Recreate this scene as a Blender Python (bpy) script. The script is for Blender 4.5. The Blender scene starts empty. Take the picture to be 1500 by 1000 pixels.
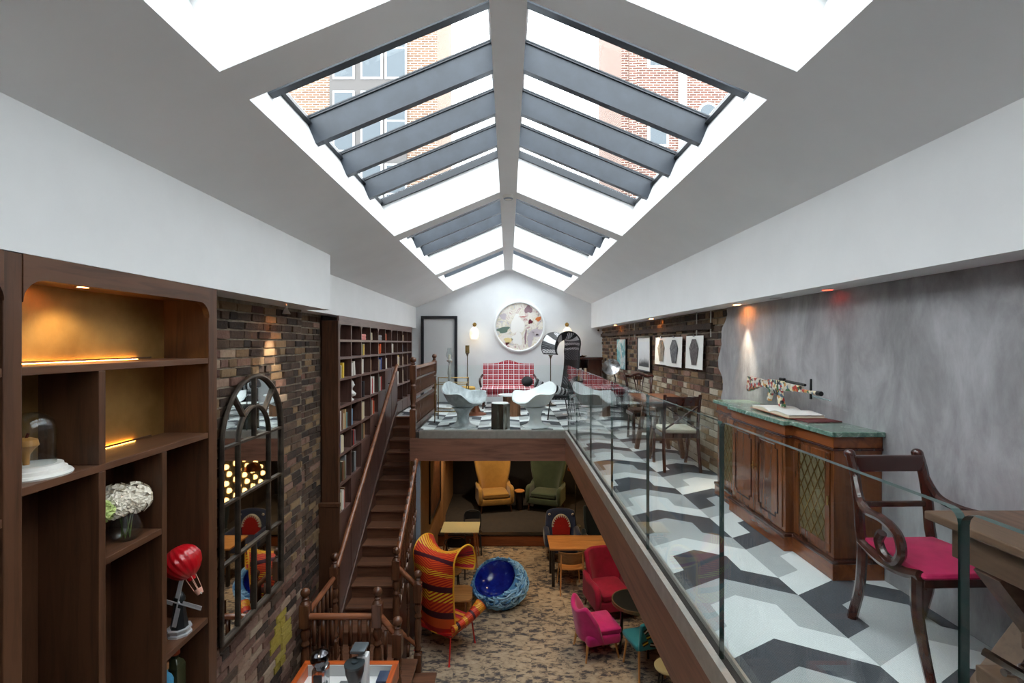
import bpy, bmesh, math, random
from mathutils import Vector, Matrix, noise
random.seed(11)
scene = bpy.context.scene
COL = scene.collection
PI = math.pi
EYE = 4.70      # eye height above the lower floor
MZ = 3.25       # upper floor level

# ------------------------------------------------------------------ camera
cd = bpy.data.cameras.new('camera')
cam = bpy.data.objects.new('camera', cd); COL.objects.link(cam)
cam.location = (0, 0, EYE); cam.rotation_euler = (PI/2, 0, 0)
cd.sensor_width = 36; cd.lens = 36*708/1500
cd.shift_x = 5.5/1500; cd.shift_y = 2.5/1500
cd.clip_start = .05; cd.clip_end = 300
scene.camera = cam

# ------------------------------------------------------------------ sky, exposure
w = bpy.data.worlds.new('overcast_sky'); scene.world = w; w.use_nodes = True
bgn = w.node_tree.nodes['Background']
bgn.inputs['Color'].default_value = (1.0, .99, .97, 1)
bgn.inputs['Strength'].default_value = 5.2
vs = scene.view_settings
vs.view_transform = 'Standard'; vs.look = 'None'; vs.gamma = 1; vs.exposure = 0.74
vs.use_curve_mapping = False
cy = scene.cycles
cy.max_bounces = 12; cy.diffuse_bounces = 7; cy.glossy_bounces = 4
cy.transparent_max_bounces = 24; cy.transmission_bounces = 6
cy.caustics_reflective = False; cy.caustics_refractive = False
cy.sample_clamp_indirect = 4.0

# ------------------------------------------------------------------ helpers
def lin(c):
    return tuple(((x/255)/12.92 if x/255 <= .04045 else ((x/255+.055)/1.055)**2.4) for x in c)

class MB:
    """collects geometry for ONE mesh"""
    def __init__(s): s.v=[]; s.f=[]; s.mi=[]; s.uv=[]
    def add(s, vs, fs, mi=0, M=None, uv=None):
        b=len(s.v)
        for i,p in enumerate(vs):
            p=Vector(p); s.v.append(M@p if M is not None else p)
            s.uv.append(uv[i] if uv else (0,0))
        for f in fs: s.f.append(tuple(i+b for i in f)); s.mi.append(mi)
        return s
    def box(s,x0,x1,y0,y1,z0,z1,mi=0,M=None):
        vs=[(x0,y0,z0),(x1,y0,z0),(x1,y1,z0),(x0,y1,z0),(x0,y0,z1),(x1,y0,z1),(x1,y1,z1),(x0,y1,z1)]
        return s.add(vs,[(3,2,1,0),(4,5,6,7),(0,1,5,4),(1,2,6,5),(2,3,7,6),(3,0,4,7)],mi,M)
    def cbox(s,c,d,mi=0,M=None):
        return s.box(c[0]-d[0]/2,c[0]+d[0]/2,c[1]-d[1]/2,c[1]+d[1]/2,c[2]-d[2]/2,c[2]+d[2]/2,mi,M)
    def rbox(s,c,d,r=.02,seg=3,mi=0,M=None,sub=0,bulge=0):
        bm=bmesh.new(); bmesh.ops.create_cube(bm,size=1)
        for v in bm.verts: v.co=Vector((v.co.x*d[0],v.co.y*d[1],v.co.z*d[2]))
        if sub: bmesh.ops.subdivide_edges(bm,edges=bm.edges[:],cuts=sub,use_grid_fill=True)
        if bulge:
            for v in bm.verts:
                if v.co.z>d[2]*.49: v.co.z+=bulge*max(0,(1-(2*v.co.x/d[0])**2))*max(0,(1-(2*v.co.y/d[1])**2))
        sharp=[e for e in bm.edges if len(e.link_faces)==2 and e.calc_face_angle(0)>.9]
        bmesh.ops.bevel(bm,geom=sharp,offset=r,segments=seg,profile=.5,affect='EDGES')
        bm.verts.index_update()
        vs=[v.co+Vector(c) for v in bm.verts]; fs=[[v.index for v in f.verts] for f in bm.faces]
        bm.free(); return s.add(vs,fs,mi,M)
    def bar(s,p,q,w,h,mi=0,up=(0,0,1),M=None):
        p=Vector(p); q=Vector(q); d=(q-p).normalized(); up=Vector(up)
        if abs(d.dot(up))>.99: up=Vector((0,1,0))
        a=d.cross(up).normalized(); b=a.cross(d).normalized()
        vs=[]
        for c in (p,q):
            for (i,j) in ((-1,-1),(1,-1),(1,1),(-1,1)): vs.append(c+a*(i*w/2)+b*(j*h/2))
        return s.add(vs,[(0,1,2,3),(7,6,5,4),(0,4,5,1),(1,5,6,2),(2,6,7,3),(3,7,4,0)],mi,M)
    def tube(s,pts,r,seg=8,mi=0,cap=True,closed=False,M=None):
        pts=[Vector(p) for p in pts]; n=len(pts); rs=r if isinstance(r,(list,tuple)) else [r]*n
        vs=[]; fs=[]; a=None
        for i in range(n):
            if closed: d=(pts[(i+1)%n]-pts[i-1]).normalized()
            else: d=(pts[min(i+1,n-1)]-pts[max(i-1,0)]).normalized()
            if a is None:
                a=d.cross(Vector((0,0,1)))
                if a.length<.05: a=d.cross(Vector((1,0,0)))
            else: a=a-d*a.dot(d)
            a.normalize(); b=d.cross(a)
            for k in range(seg):
                t=2*PI*k/seg; vs.append(pts[i]+(a*math.cos(t)+b*math.sin(t))*rs[i])
        for i in range(n if closed else n-1):
            j=(i+1)%n
            for k in range(seg):
                l=(k+1)%seg; fs.append((i*seg+k,i*seg+l,j*seg+l,j*seg+k))
        if cap and not closed:
            fs.append(tuple(reversed(range(seg)))); fs.append(tuple((n-1)*seg+k for k in range(seg)))
        return s.add(vs,fs,mi,M)
    def lathe(s,prof,seg=16,c=(0,0,0),mi=0,M=None,ring=False):
        vs=[]; fs=[]; n=len(prof)
        for (r,z) in prof:
            for k in range(seg):
                t=2*PI*(k+.5)/seg; vs.append((c[0]+r*math.cos(t),c[1]+r*math.sin(t),c[2]+z))
        for i in range(n-1):
            for k in range(seg):
                l=(k+1)%seg; fs.append((i*seg+k,i*seg+l,(i+1)*seg+l,(i+1)*seg+k))
        if ring:
            for k in range(seg):
                l=(k+1)%seg; fs.append(((n-1)*seg+k,(n-1)*seg+l,l,k))
            return s.add(vs,fs,mi,M)
        if prof[0][0]>1e-4: fs.append(tuple(reversed(range(seg))))
        if prof[-1][0]>1e-4: fs.append(tuple((n-1)*seg+k for k in range(seg)))
        return s.add(vs,fs,mi,M)
    def prism(s,poly,axis,a0,a1,mi=0,M=None):
        """poly in the two other axes (x:(y,z)  y:(x,z)  z:(x,y)), extruded along axis"""
        n=len(poly); vs=[]
        for a in (a0,a1):
            for (p,q) in poly:
                vs.append({'x':(a,p,q),'y':(p,a,q),'z':(p,q,a)}[axis])
        fs=[tuple(reversed(range(n))),tuple(range(n,2*n))]+[(i,(i+1)%n,n+(i+1)%n,n+i) for i in range(n)]
        return s.add(vs,fs,mi,M)
    def sheet(s,fn,nu,nv,th,mi=0,M=None,closed_u=False):
        """thick surface from fn(u,v), u,v in 0..1"""
        P=[[Vector(fn(i/nu,j/nv)) for i in range(nu+1)] for j in range(nv+1)]
        N=[]
        for j in range(nv+1):
            row=[]
            for i in range(nu+1):
                du=P[j][min(i+1,nu)]-P[j][max(i-1,0)]; dv=P[min(j+1,nv)][i]-P[max(j-1,0)][i]
                nn=du.cross(dv); row.append(nn.normalized() if nn.length>1e-9 else Vector((0,0,1)))
            N.append(row)
        vs=[];uv=[];fs=[]
        W=nu+1
        for side in (0,1):
            for j in range(nv+1):
                for i in range(W):
                    vs.append(P[j][i]+N[j][i]*(th/2 if side==0 else -th/2)); uv.append((i/nu,j/nv))
        o=W*(nv+1)
        for j in range(nv):
            for i in range(nu):
                a=j*W+i; fs.append((a,a+1,a+W+1,a+W)); fs.append((o+a+W,o+a+W+1,o+a+1,o+a))
        for i in range(nu):
            fs.append((o+i,o+i+1,i+1,i)); a=nv*W+i; fs.append((a,a+1,o+a+1,o+a))
        for j in range(nv):
            a=j*W; fs.append((a,a+W,o+a+W,o+a)); a=j*W+nu; fs.append((o+a,o+a+W,a+W,a))
        return s.add(vs,fs,mi,M,uv)
    def ball(s,c,r,seg=14,rings=9,mi=0,M=None):
        r=(r,r,r) if not isinstance(r,(tuple,list)) else r
        vs=[];fs=[]
        for j in range(rings+1):
            t=PI*j/rings
            for k in range(seg):
                a=2*PI*k/seg; vs.append((c[0]+r[0]*math.sin(t)*math.cos(a),c[1]+r[1]*math.sin(t)*math.sin(a),c[2]-r[2]*math.cos(t)))
        for j in range(rings):
            for k in range(seg):
                l=(k+1)%seg; fs.append((j*seg+k,j*seg+l,(j+1)*seg+l,(j+1)*seg+k))
        return s.add(vs,fs,mi,M)
    def mesh(s,name,mats,smooth=False):
        me=bpy.data.meshes.new(name); me.from_pydata([tuple(v) for v in s.v],[],s.f)
        if not isinstance(mats,(list,tuple)): mats=[mats]
        for m in mats: me.materials.append(m)
        me.polygons.foreach_set('material_index',s.mi)
        ul=me.uv_layers.new(name='UVMap')
        for l in me.loops: ul.data[l.index].uv=s.uv[l.vertex_index]
        if smooth: me.polygons.foreach_set('use_smooth',[True]*len(me.polygons))
        me.validate(); me.update(); return me
    def build(s,name,mats,parent=None,smooth=False,bevel=0,sub=0,loc=None,rot=None,kind=None,label=None,weld=False):
        o=bpy.data.objects.new(name,s.mesh(name,mats,smooth)); COL.objects.link(o)
        if parent is not None: o.parent=parent
        if loc: o.location=loc
        if rot: o.rotation_euler=rot
        if bevel:
            m=o.modifiers.new('bevel','BEVEL'); m.width=bevel; m.segments=2; m.limit_method='ANGLE'; m.angle_limit=.6
        if sub:
            m=o.modifiers.new('sub','SUBSURF'); m.levels=sub; m.render_levels=sub
        if smooth=='auto' or (smooth and not sub):
            sm=[e for e in o.data.edges]
            o.data.polygons.foreach_set('use_smooth',[True]*len(o.data.polygons))
            try: o.data.set_sharp_from_angle(angle=.7)
            except Exception: pass
        if kind: o['kind']=kind
        if label: o['label']=label
        return o

def tag(o,label=None,cat=None,group=None,kind=None):
    if label: o['label']=label
    if cat: o['category']=cat
    if group: o['group']=group
    if kind: o['kind']=kind
    return o
def thing(name,label,cat,loc=(0,0,0),rz=0,group=None):
    o=bpy.data.objects.new(name,None); o.empty_display_size=.1; COL.objects.link(o)
    o.location=loc; o.rotation_euler=(0,0,rz)
    return tag(o,label,cat,group)
def struct(name,mb,mat,label,smooth=False,parent=None):
    o=mb.build(name,mat,parent,smooth)
    if parent is None: tag(o,label,None,None,'structure')
    return o
def inst(name,me,parent=None,loc=(0,0,0),rot=(0,0,0),scale=None):
    o=bpy.data.objects.new(name,me); COL.objects.link(o); o.parent=parent
    o.location=loc; o.rotation_euler=rot
    if scale: o.scale=scale
    return o
def copy_tree(o,parent=None):
    c=o.copy(); COL.objects.link(c); c.parent=parent
    for ch in list(o.children): copy_tree(ch,c)
    return c
def facing(dx,dy): return math.atan2(dx,-dy)      # local front is -Y
def spot(name,parent,loc,target,energy,color,size=1.2,blend=.6,radius=.04):
    l=bpy.data.lights.new(name,'SPOT'); l.energy=energy; l.color=color; l.spot_size=size; l.spot_blend=blend; l.shadow_soft_size=radius
    o=bpy.data.objects.new(name,l); COL.objects.link(o); o.parent=parent; o.location=loc
    d=Vector(target)-Vector(loc); o.rotation_euler=d.to_track_quat('-Z','Y').to_euler(); return o
def point(name,parent,loc,energy,color,radius=.05):
    l=bpy.data.lights.new(name,'POINT'); l.energy=energy; l.color=color; l.shadow_soft_size=radius
    o=bpy.data.objects.new(name,l); COL.objects.link(o); o.parent=parent; o.location=loc; return o

# ------------------------------------------------------------------ materials
class NT:
    def __init__(s,name):
        s.m=bpy.data.materials.new(name); s.m.use_nodes=True; s.t=s.m.node_tree; s.n=s.t.nodes
        s.b=s.n['Principled BSDF']; s.out=s.n['Material Output']
    def node(s,ty,**kw):
        n=s.n.new(ty)
        for k,v in kw.items(): setattr(n,k,v)
        return n
    def link(s,a,b): s.t.links.new(a,b)
    def math(s,op,a,b=None,c=None):
        n=s.node('ShaderNodeMath',operation=op)
        for i,x in enumerate((a,b,c)):
            if x is None: continue
            if isinstance(x,(int,float)): n.inputs[i].default_value=x
            else: s.link(x,n.inputs[i])
        return n.outputs[0]
    def coords(s,kind='Object',scale=(1,1,1),rot=(0,0,0)):
        tc=s.node('ShaderNodeTexCoord'); mp=s.node('ShaderNodeMapping')
        mp.inputs['Scale'].default_value=scale; mp.inputs['Rotation'].default_value=rot
        s.link(tc.outputs[kind],mp.inputs['Vector']); return mp.outputs[0]
    def noise(s,vec,scale,detail=4,rough=.55,dist=0):
        n=s.node('ShaderNodeTexNoise'); n.inputs['Scale'].default_value=scale; n.inputs['Detail'].default_value=detail
        n.inputs['Roughness'].default_value=rough; n.inputs['Distortion'].default_value=dist
        if vec is not None: s.link(vec,n.inputs['Vector'])
        return n.outputs[0]
    def ramp(s,fac,stops,interp='LINEAR'):
        r=s.node('ShaderNodeValToRGB'); r.color_ramp.interpolation=interp; e=r.color_ramp.elements
        while len(e)<len(stops): e.new(.5)
        for i,(p,c) in enumerate(stops): e[i].position=p; e[i].color=(*lin(c),1)
        s.link(fac,r.inputs[0]); return r.outputs[0]
    def mix(s,fac,a,b,blend='MIX'):
        n=s.node('ShaderNodeMix',data_type='RGBA',blend_type=blend)
        for sock,x in ((n.inputs[0],fac),(n.inputs[6],a),(n.inputs[7],b)):
            if isinstance(x,(int,float)): sock.default_value=x
            elif isinstance(x,tuple): sock.default_value=(*lin(x),1)
            else: s.link(x,sock)
        return n.outputs[2]
    def bump(s,h,strength,dist=.01):
        b=s.node('ShaderNodeBump'); b.inputs['Strength'].default_value=strength; b.inputs['Distance'].default_value=dist
        s.link(h,b.inputs['Height']); s.link(b.outputs[0],s.b.inputs['Normal'])
    def fin(s,col=None,rough=.5,metal=0,spec=None,coat=0):
        if col is not None:
            if isinstance(col,tuple): s.b.inputs['Base Color'].default_value=(*lin(col),1)
            else: s.link(col,s.b.inputs['Base Color'])
        if isinstance(rough,(int,float)): s.b.inputs['Roughness'].default_value=rough
        else: s.link(rough,s.b.inputs['Roughness'])
        s.b.inputs['Metallic'].default_value=metal
        if spec is not None: s.b.inputs['Specular IOR Level'].default_value=spec
        if coat: s.b.inputs['Coat Weight'].default_value=coat; s.b.inputs['Coat Roughness'].default_value=.12
        return s.m
def plain(name,c,rough=.5,metal=0,c2=None,nscale=6,bump=0,bscale=60,spec=None,coat=0):
    t=NT(name); col=c
    vec=t.coords()
    if c2: col=t.ramp(t.noise(vec,nscale,5,.6),[(.35,c),(.68,c2)])
    if bump: t.bump(t.noise(vec,bscale,4,.6),bump)
    return t.fin(col,rough,metal,spec,coat)
def wood(name,c1,c2,axis='z',rough=.4,sc=1.0,coat=0,c3=None):
    t=NT(name); k={'x':(1.2,14,14),'y':(14,1.2,14),'z':(14,14,1.2)}[axis]
    vec=t.coords('Object',tuple(a*sc for a in k))
    n=t.noise(vec,1.6,6,.62,.7); big=t.noise(t.coords('Object',tuple(.25*a*sc for a in k)),1.0,3)
    f=t.math('ADD',t.math('MULTIPLY',n,.75),t.math('MULTIPLY',big,.35))
    col=t.ramp(f,[(.34,c1),(.6,c2),(.8,c3 or c2)])
    t.bump(n,.12,.004)
    return t.fin(col,rough,0,None,coat)
def emit(name,c,strength):
    t=NT(name); t.b.inputs['Base Color'].default_value=(*lin(c),1)
    t.b.inputs['Emission Color'].default_value=(*lin(c),1); t.b.inputs['Emission Strength'].default_value=strength
    return t.m
def glass(name,tint=(240,248,246),ior=1.5,rough=0.0):
    t=NT(name); tr=t.node('ShaderNodeBsdfTransparent'); gl=t.node('ShaderNodeBsdfGlossy'); fr=t.node('ShaderNodeFresnel'); mx=t.node('ShaderNodeMixShader')
    tr.inputs[0].default_value=(*lin(tint),1); gl.inputs['Roughness'].default_value=rough; ge=t.node('ShaderNodeNewGeometry'); t.link(t.math('ADD',ior,t.math('MULTIPLY',ge.outputs['Backfacing'],1/ior-ior)),fr.inputs[0])
    t.link(fr.outputs[0],mx.inputs[0]); t.link(tr.outputs[0],mx.inputs[1]); t.link(gl.outputs[0],mx.inputs[2]); t.link(mx.outputs[0],t.out.inputs[0])
    return t.m

white=plain('white_paint',(236,236,236),.6,c2=(231,231,231),nscale=2)
whitewall=plain('white_wall_paint',(232,234,236),.6,c2=(226,228,231),nscale=2)
slate=plain('slate_metal',(50,56,65),.42,.0,c2=(60,67,77),nscale=5)
darkframe=plain('dark_frame_metal',(48,52,58),.4)
walnutZ=wood('walnut_upright',(50,31,20),(92,60,41),'z',.42)
walnutY=wood('walnut_level',(52,32,21),(98,64,44),'y',.42)
walnutX=wood('walnut_across',(50,31,20),(92,60,41),'x',.42)
fasciaX=wood('brown_fascia_across',(84,52,40),(134,92,74),'x',.45,.7)
fasciaY=wood('brown_fascia_along',(78,48,36),(126,84,66),'y',.42,.7)
stairX=wood('dark_oak_tread',(60,38,29),(118,80,60),'x',.3,.8)
stairZ=wood('dark_oak_turned',(50,30,21),(104,66,46),'z',.26)
stairY=wood('dark_oak_stringer',(54,34,26),(92,60,46),'y',.3)
railY=wood('handrail_oak',(84,46,30),(140,86,58),'y',.25,coat=.3)
railX=wood('handrail_oak_across',(84,46,30),(140,86,58),'x',.25,coat=.3)
rimX=wood('orange_rim_wood',(150,62,20),(200,98,44),'x',.3)
oak=wood('honey_oak',(160,98,46),(204,142,82),'x',.4)
oakZ=wood('honey_oak_legs',(170,108,52),(206,146,86),'z',.4)
tableold=wood('old_table_wood',(60,42,32),(106,80,62),'y',.5,.8)
tableoldX=wood('old_table_wood_across',(66,46,36),(104,78,60),'x',.55,.8)
mahog=wood('mahogany_panel',(58,28,15),(122,68,34),'z',.22,.7,.5,(104,52,24))
mahogY=wood('mahogany_frieze',(70,32,15),(134,72,34),'y',.22,.7,.5)
mahogdk=wood('dark_mahogany',(44,20,14),(72,36,26),'z',.22,1,.5)
steel=plain('brushed_steel',(198,193,184),.34,.7,c2=(180,175,166),nscale=12)
chrome=plain('chrome',(205,205,208),.12,1)
brass=plain('brass',(186,150,84),.25,1)
blackm=plain('black_metal',(26,26,28),.4)
greym=plain('grey_painted_steel',(146,156,168),.45)
blackw=plain('black_stained_wood',(30,22,20),.35)
cream=plain('cream_laminate',(214,205,160),.35)
paper=plain('white_paper',(236,235,230),.7)
whitegl=plain('white_gloss',(238,240,241),.25)
whitecer=plain('white_ceramic',(235,232,226),.35,c2=(222,218,210),nscale=5)
glassp=glass('balustrade_glass',(252,255,254),1.33)
skyglass=glass('skylight_glass',(238,243,246),1.45)
clear=glass('clear_glass',(247,249,249),1.45)
glassedge=plain('glass_edge_green',(40,62,58),.1,spec=.9)
mirrorm=plain('mirror_glass',(225,228,228),.02,1)
warmled=emit('warm_led',(255,184,84),32)
bulbm=emit('lit_bulb',(255,200,120),3)
shade=emit('lit_opal_glass',(255,236,206),.42)
downm=emit('lit_downlight',(255,226,180),12)
# ================================================================== ROOM SHELL
Y0, YB = -1.6, 11.95            # front and back of the upper room
SL = .417; CO, SI = .923, .385   # roof pitch
def zc(ax): return EYE+1.79-SL*(max(ax,.1)-.1)
BAYS=[(-.95,2.26),(2.52,5.73),(5.98,9.0),(9.3,11.77)]
XO=1.35; DEP=.45                # outer edge of the skylight wells, depth of the wells
GX=XO+DEP*SI; GZ=zc(XO)+DEP*CO  # outer edge of the glazing
def gz(ax): return GZ+SL*(GX-ax)
cm=MB()
def quad(mb,a,b,c,d): mb.add([a,b,c,d],[(0,1,2,3)])
quad(cm,(-.1,Y0,zc(.1)),(.1,Y0,zc(.1)),(.1,YB,zc(.1)),(-.1,YB,zc(.1)))
for s in (-1,1):
    quad(cm,(s*XO,Y0,zc(XO)),(s*2.55,Y0,zc(2.55)),(s*2.55,YB,zc(2.55)),(s*XO,YB,zc(XO)))
    edges=[Y0]+[e for b in BAYS for e in b]+[YB]
    for i in range(0,len(edges),2):
        a,b=edges[i],edges[i+1]
        quad(cm,(s*.1,a,zc(.1)),(s*XO,a,zc(XO)),(s*XO,b,zc(XO)),(s*.1,b,zc(.1)))
    for a,b in BAYS:
        quad(cm,(s*XO,a,zc(XO)),(s*XO,b,zc(XO)),(s*GX,b,GZ),(s*GX,a,GZ))
        quad(cm,(s*.1,a,zc(.1)),(s*.1,b,zc(.1)),(s*.1,b,gz(.1)),(s*.1,a,gz(.1)))
        for y in (a,b):
            quad(cm,(s*.1,y,zc(.1)),(s*XO,y,zc(XO)),(s*GX,y,GZ),(s*.1,y,gz(.1)))
struct('ceiling',cm,white,'white pitched ceiling with ridge and deep skylight wells')
# bulkheads
for n,(poly,ya,yb,lab) in enumerate([
    ([(2.05,5.073),(2.6,5.073),(2.6,zc(2.6)),(2.05,zc(2.05))],Y0,YB,'white dropped bulkhead along the right wall over the plaster'),
    ([(-2.01,5.073),(-2.6,5.073),(-2.6,zc(2.6)),(-2.01,zc(2.01))],Y0,5.457,'white deep bulkhead above the display shelves at near left'),
    ([(-2.28,5.073),(-2.6,5.073),(-2.6,zc(2.6)),(-2.28,zc(2.28))],5.457,YB,'white shallow bulkhead above the tall bookcase')]):
    struct('trim_%d'%(n+1),MB().prism(poly,'y',ya,yb),white,lab)
# skylights
nwin=0
for s,sn in ((-1,'left'),(1,'right')):
    for bi,(a,b) in enumerate(BAYS):
        nwin+=1
        W=thing('window_%d'%nwin,'dark framed skylight, %s slope, %s bay from the camera'%(sn,['overhead','second','third','farthest'][bi]),None,(0,0,0)); W['kind']='structure'
        fr=MB()
        def pt(ax,off): # point on glazing at |x|, 'off' below it along the normal
            return (s*(ax-off*SI),gz(ax)-off*CO)
        def across(mb,y0,y1,d0,d1):
            p=[pt(GX,d0),pt(.1+d0*SI,d0),pt(.1+d1*SI,d1),pt(GX,d1)]
            mb.prism(p,'y',y0,y1)
        across(fr,a,a+.035,-.01,.09); across(fr,b-.035,b,-.01,.07)
        for ax0,ax1 in ((GX-.03,GX),(.1,.135)):
            p=[pt(ax0,-.01),pt(ax1,-.01),pt(ax1,.05),pt(ax0,.05)]; fr.prism(p,'y',a+.035,b-.035)
        fr.build('frame',darkframe,W)
        st=.69; n=int((b-a)/st); ys=[a]+[b-st*k for k in range(n if b-a-n*st>.2 else n-1,0,-1)]+[b]
        if len(ys)>5: ys[1]-=.03
        for yk in ys[1:-1]:
            g=MB(); across(g,yk-.03,yk+.03,.012,.2); bb=g.build('glazing_bar',slate,W)
            c=MB(); across(c,yk-.042,yk+.042,-.012,.012); c.build('bar_cap',darkframe,bb)
        for k in range(len(ys)-1):
            g=MB(); y0=ys[k]+.042; y1=ys[k+1]-.042
            p=[pt(GX-.03,-.004),pt(.135,-.004),pt(.135,.004),pt(GX-.03,.004)]
            g.prism(p,'y',y0,y1); g.build('pane',skyglass,W)
# ---- mortar / plaster materials
mortar=plain('lime_mortar',(118,104,88),.9,c2=(158,144,126),nscale=14,bump=.5,bscale=40)
def plaster_mat():
    t=NT('grey_trowelled_plaster'); v=t.coords('Object',(1,1,1)); vs=t.coords('Object',(2.0,2.0,1.0))
    n=t.noise(vs,1.6,7,.62,.5); n2=t.noise(t.coords('Object',(5,5,1.6)),1.5,6,.7,.8)
    f=t.math('ADD',t.math('MULTIPLY',n,.72),t.math('MULTIPLY',n2,.28))
    col=t.ramp(f,[(.32,(118,116,118)),(.5,(154,152,154)),(.66,(182,181,184))])
    t.bump(t.noise(t.coords('Object',(3,3,1.5)),3,8,.6,.6),.35,.02); return t.fin(col,.62)
plaster=plaster_mat()
dkplaster=plain('dark_lower_plaster',(62,50,44),.7,c2=(78,62,52),nscale=3)
peach=plain('ochre_wall_paint',(176,132,88),.7,c2=(160,118,78),nscale=3)
blackwall=plain('near_black_wall',(30,27,28),.6)
# ---- back wall (gable)
bw=MB().prism([(-2.6,2.95),(2.6,2.95),(2.6,zc(2.6)),(.1,zc(.1)),(-.1,zc(.1)),(-2.6,zc(2.6))],'y',YB,YB+.18)
struct('wall_back',bw,whitewall,'white gable wall at the far end of the upper lounge')
struct('wall_front',MB().box(-2.7,2.6,Y0-.15,Y0,0,6.6),whitewall,'white end wall behind the viewer')
# ---- right wall: mortar backing, plaster coat, lower plaster, bricks
wr=struct('wall_right',MB().box(2.33,2.55,Y0,14.2,0,5.1),mortar,'right wall, grey plaster near and old brick farther back')
random.seed(3)
edge=[]; z=MZ
while z<5.08:
    t=(z-MZ)/1.83
    edge.append((5.16+.05*math.sin(z*7.1)+.035*math.sin(z*17+1)+(.10*max(0,math.sin(PI*(t-.35)/.5)) if t>.35 else 0)+random.uniform(-.012,.012),z)); z+=.045
poly=[(Y0,MZ)]+edge+[(edge[-1][0],5.08),(Y0,5.08)]
pm=MB(); pm.prism(poly,'x',2.302,2.335); pm.build('plaster_coat',plaster,wr,label='grey trowelled plaster with a ragged far edge')
MB().box(2.31,2.335,Y0,14.2,0,2.95).build('lower_plaster',dkplaster,wr)
# ---- left wall backing
wl=struct('wall_left',MB().box(-2.7,-2.32,Y0,5.42,0,5.1).box(-2.7,-2.5,5.42,YB,0,5.1),mortar,'left wall of old exposed brick')
# ---- bricks
def brick_material(name,c1,c2,c3):
    t=NT(name); v=t.coords('Object',(1,1,1)); gpos=t.node('ShaderNodeNewGeometry'); oi=t.node('ShaderNodeObjectInfo')
    rnd=t.math('FRACT',t.math('ADD',oi.outputs['Random'],gpos.outputs['Random Per Island']))
    mp=t.node('ShaderNodeMapping'); t.link(gpos.outputs['Position'],mp.inputs['Vector'])
    n=t.noise(mp.outputs[0],22,6,.7); big=t.noise(mp.outputs[0],3.5,3,.6)
    f=t.math('ADD',t.math('MULTIPLY',rnd,.34),t.math('ADD',t.math('MULTIPLY',n,.42),t.math('MULTIPLY',big,.36)))
    col=t.ramp(f,[(.28,c1),(.52,c2),(.82,c3)])
    t.bump(t.noise(mp.outputs[0],38,7,.75),1.0,.035); return t.fin(col,.85)
bk_dark=brick_material('sooty_brick',(34,28,26),(72,54,44),(118,92,72))
bk_red=brick_material('red_brown_brick',(70,46,38),(124,86,72),(168,134,116))
bk_pale=brick_material('pale_pink_brick',(140,104,86),(178,146,124),(198,176,150))
bk_white=brick_material('whitewashed_brick',(150,132,110),(198,184,162),(226,218,202))
bk_tan=brick_material('tan_stock_brick',(84,62,44),(138,108,78),(176,146,108))
bk_yel=brick_material('yellow_painted_brick',(150,130,48),(196,172,70),(206,184,96))
bk_or=brick_material('orange_red_brick',(116,46,30),(176,66,40),(190,98,66))  # orange-red colouring for one patch of the recess bricks
BKM=[bk_dark,bk_red,bk_pale,bk_white,bk_tan,bk_yel,bk_or]
def brick_unit(mi,var):
    r=random.Random(mi*10+var); j=lambda a:r.uniform(-a,a)
    vs=[]
    for x in (0,1):
        for (p,q) in ((-.5,-.5),(.5,-.5),(.5,.5),(-.5,.5)):
            k=1 if x==0 else .97
            vs.append((x+(j(.15) if x else 0),p*k+j(.02),q*k+j(.05)))
    me=bpy.data.meshes.new('brick'); me.from_pydata(vs,[],[(4,5,6,7),(0,1,5,4),(1,2,6,5),(2,3,7,6),(3,0,4,7)]); me.materials.append(BKM[mi]); me.update(); return me
UNITS=[[brick_unit(m,v) for v in range(3)] for m in range(len(BKM))]
def brick_face(parent,X,s,y0,y1,z0,z1,limit,mfn,skip=None,bl=.218,bh=.064,jt=.015,proud=.018):
    lst=[]; z=z0; r=0
    while z<z1-.02:
        h=min(bh,z1-z); y=y0-(bl+jt)*(.5 if r%2 else 0)
        while y<y1:
            ln=bl*random.uniform(.94,1.03) if (r*7+int(y*3))%5 else bl*.48
            a,b=max(y,y0),min(y+ln,y1)
            if b-a>.03 and not (skip and skip((a+b)/2,z+h/2)):
                lst.append(((a+b)/2,z+h/2,b-a,h*random.uniform(.93,1.04),proud*random.uniform(.5,1.3),mfn((a+b)/2,z+h/2),random.randrange(3)))
            y+=ln+jt
        z+=bh+jt; r+=1
    lst.sort(key=lambda t:(X*X+t[0]**2+(t[1]-EYE)**2))
    def inview(t):
        px=744.5+X/t[0]*708; py=502.5-(t[1]-EYE)/t[0]*708; return 0<px<1500 and 0<py<1000
    vis=[t for t in lst if inview(t)]
    big=vis[:limit]; bs=set(id(t) for t in big)
    for (yc,zz,ln,h,d,mi,v) in big:
        inst('brick',UNITS[mi][v],parent,(X,yc,zz),(0,0,0 if s>0 else PI),(d,ln,h))
    rest=MB()
    for t in lst:
        if id(t) in bs: continue
        yc,zz,ln,h,d,mi,v=t
        M=Matrix.Translation((X,yc,zz))@Matrix.Diagonal((s*d,ln,h,1))
        q=[(0,-.5,-.5),(0,.5,-.5),(0,.5,.5),(0,-.5,.5),(1,-.48,-.47),(1,.48,-.47),(1,.48,.47),(1,-.48,.47)]
        fs=[(4,5,6,7),(0,1,5,4),(1,2,6,5),(2,3,7,6),(3,0,4,7)]
        if s<0: fs=[tuple(reversed(f)) for f in fs]
        rest.add(q,fs,mi,M)
    if rest.f: rest.build('brickwork',BKM,parent,kind='stuff')
random.seed(21)
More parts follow.
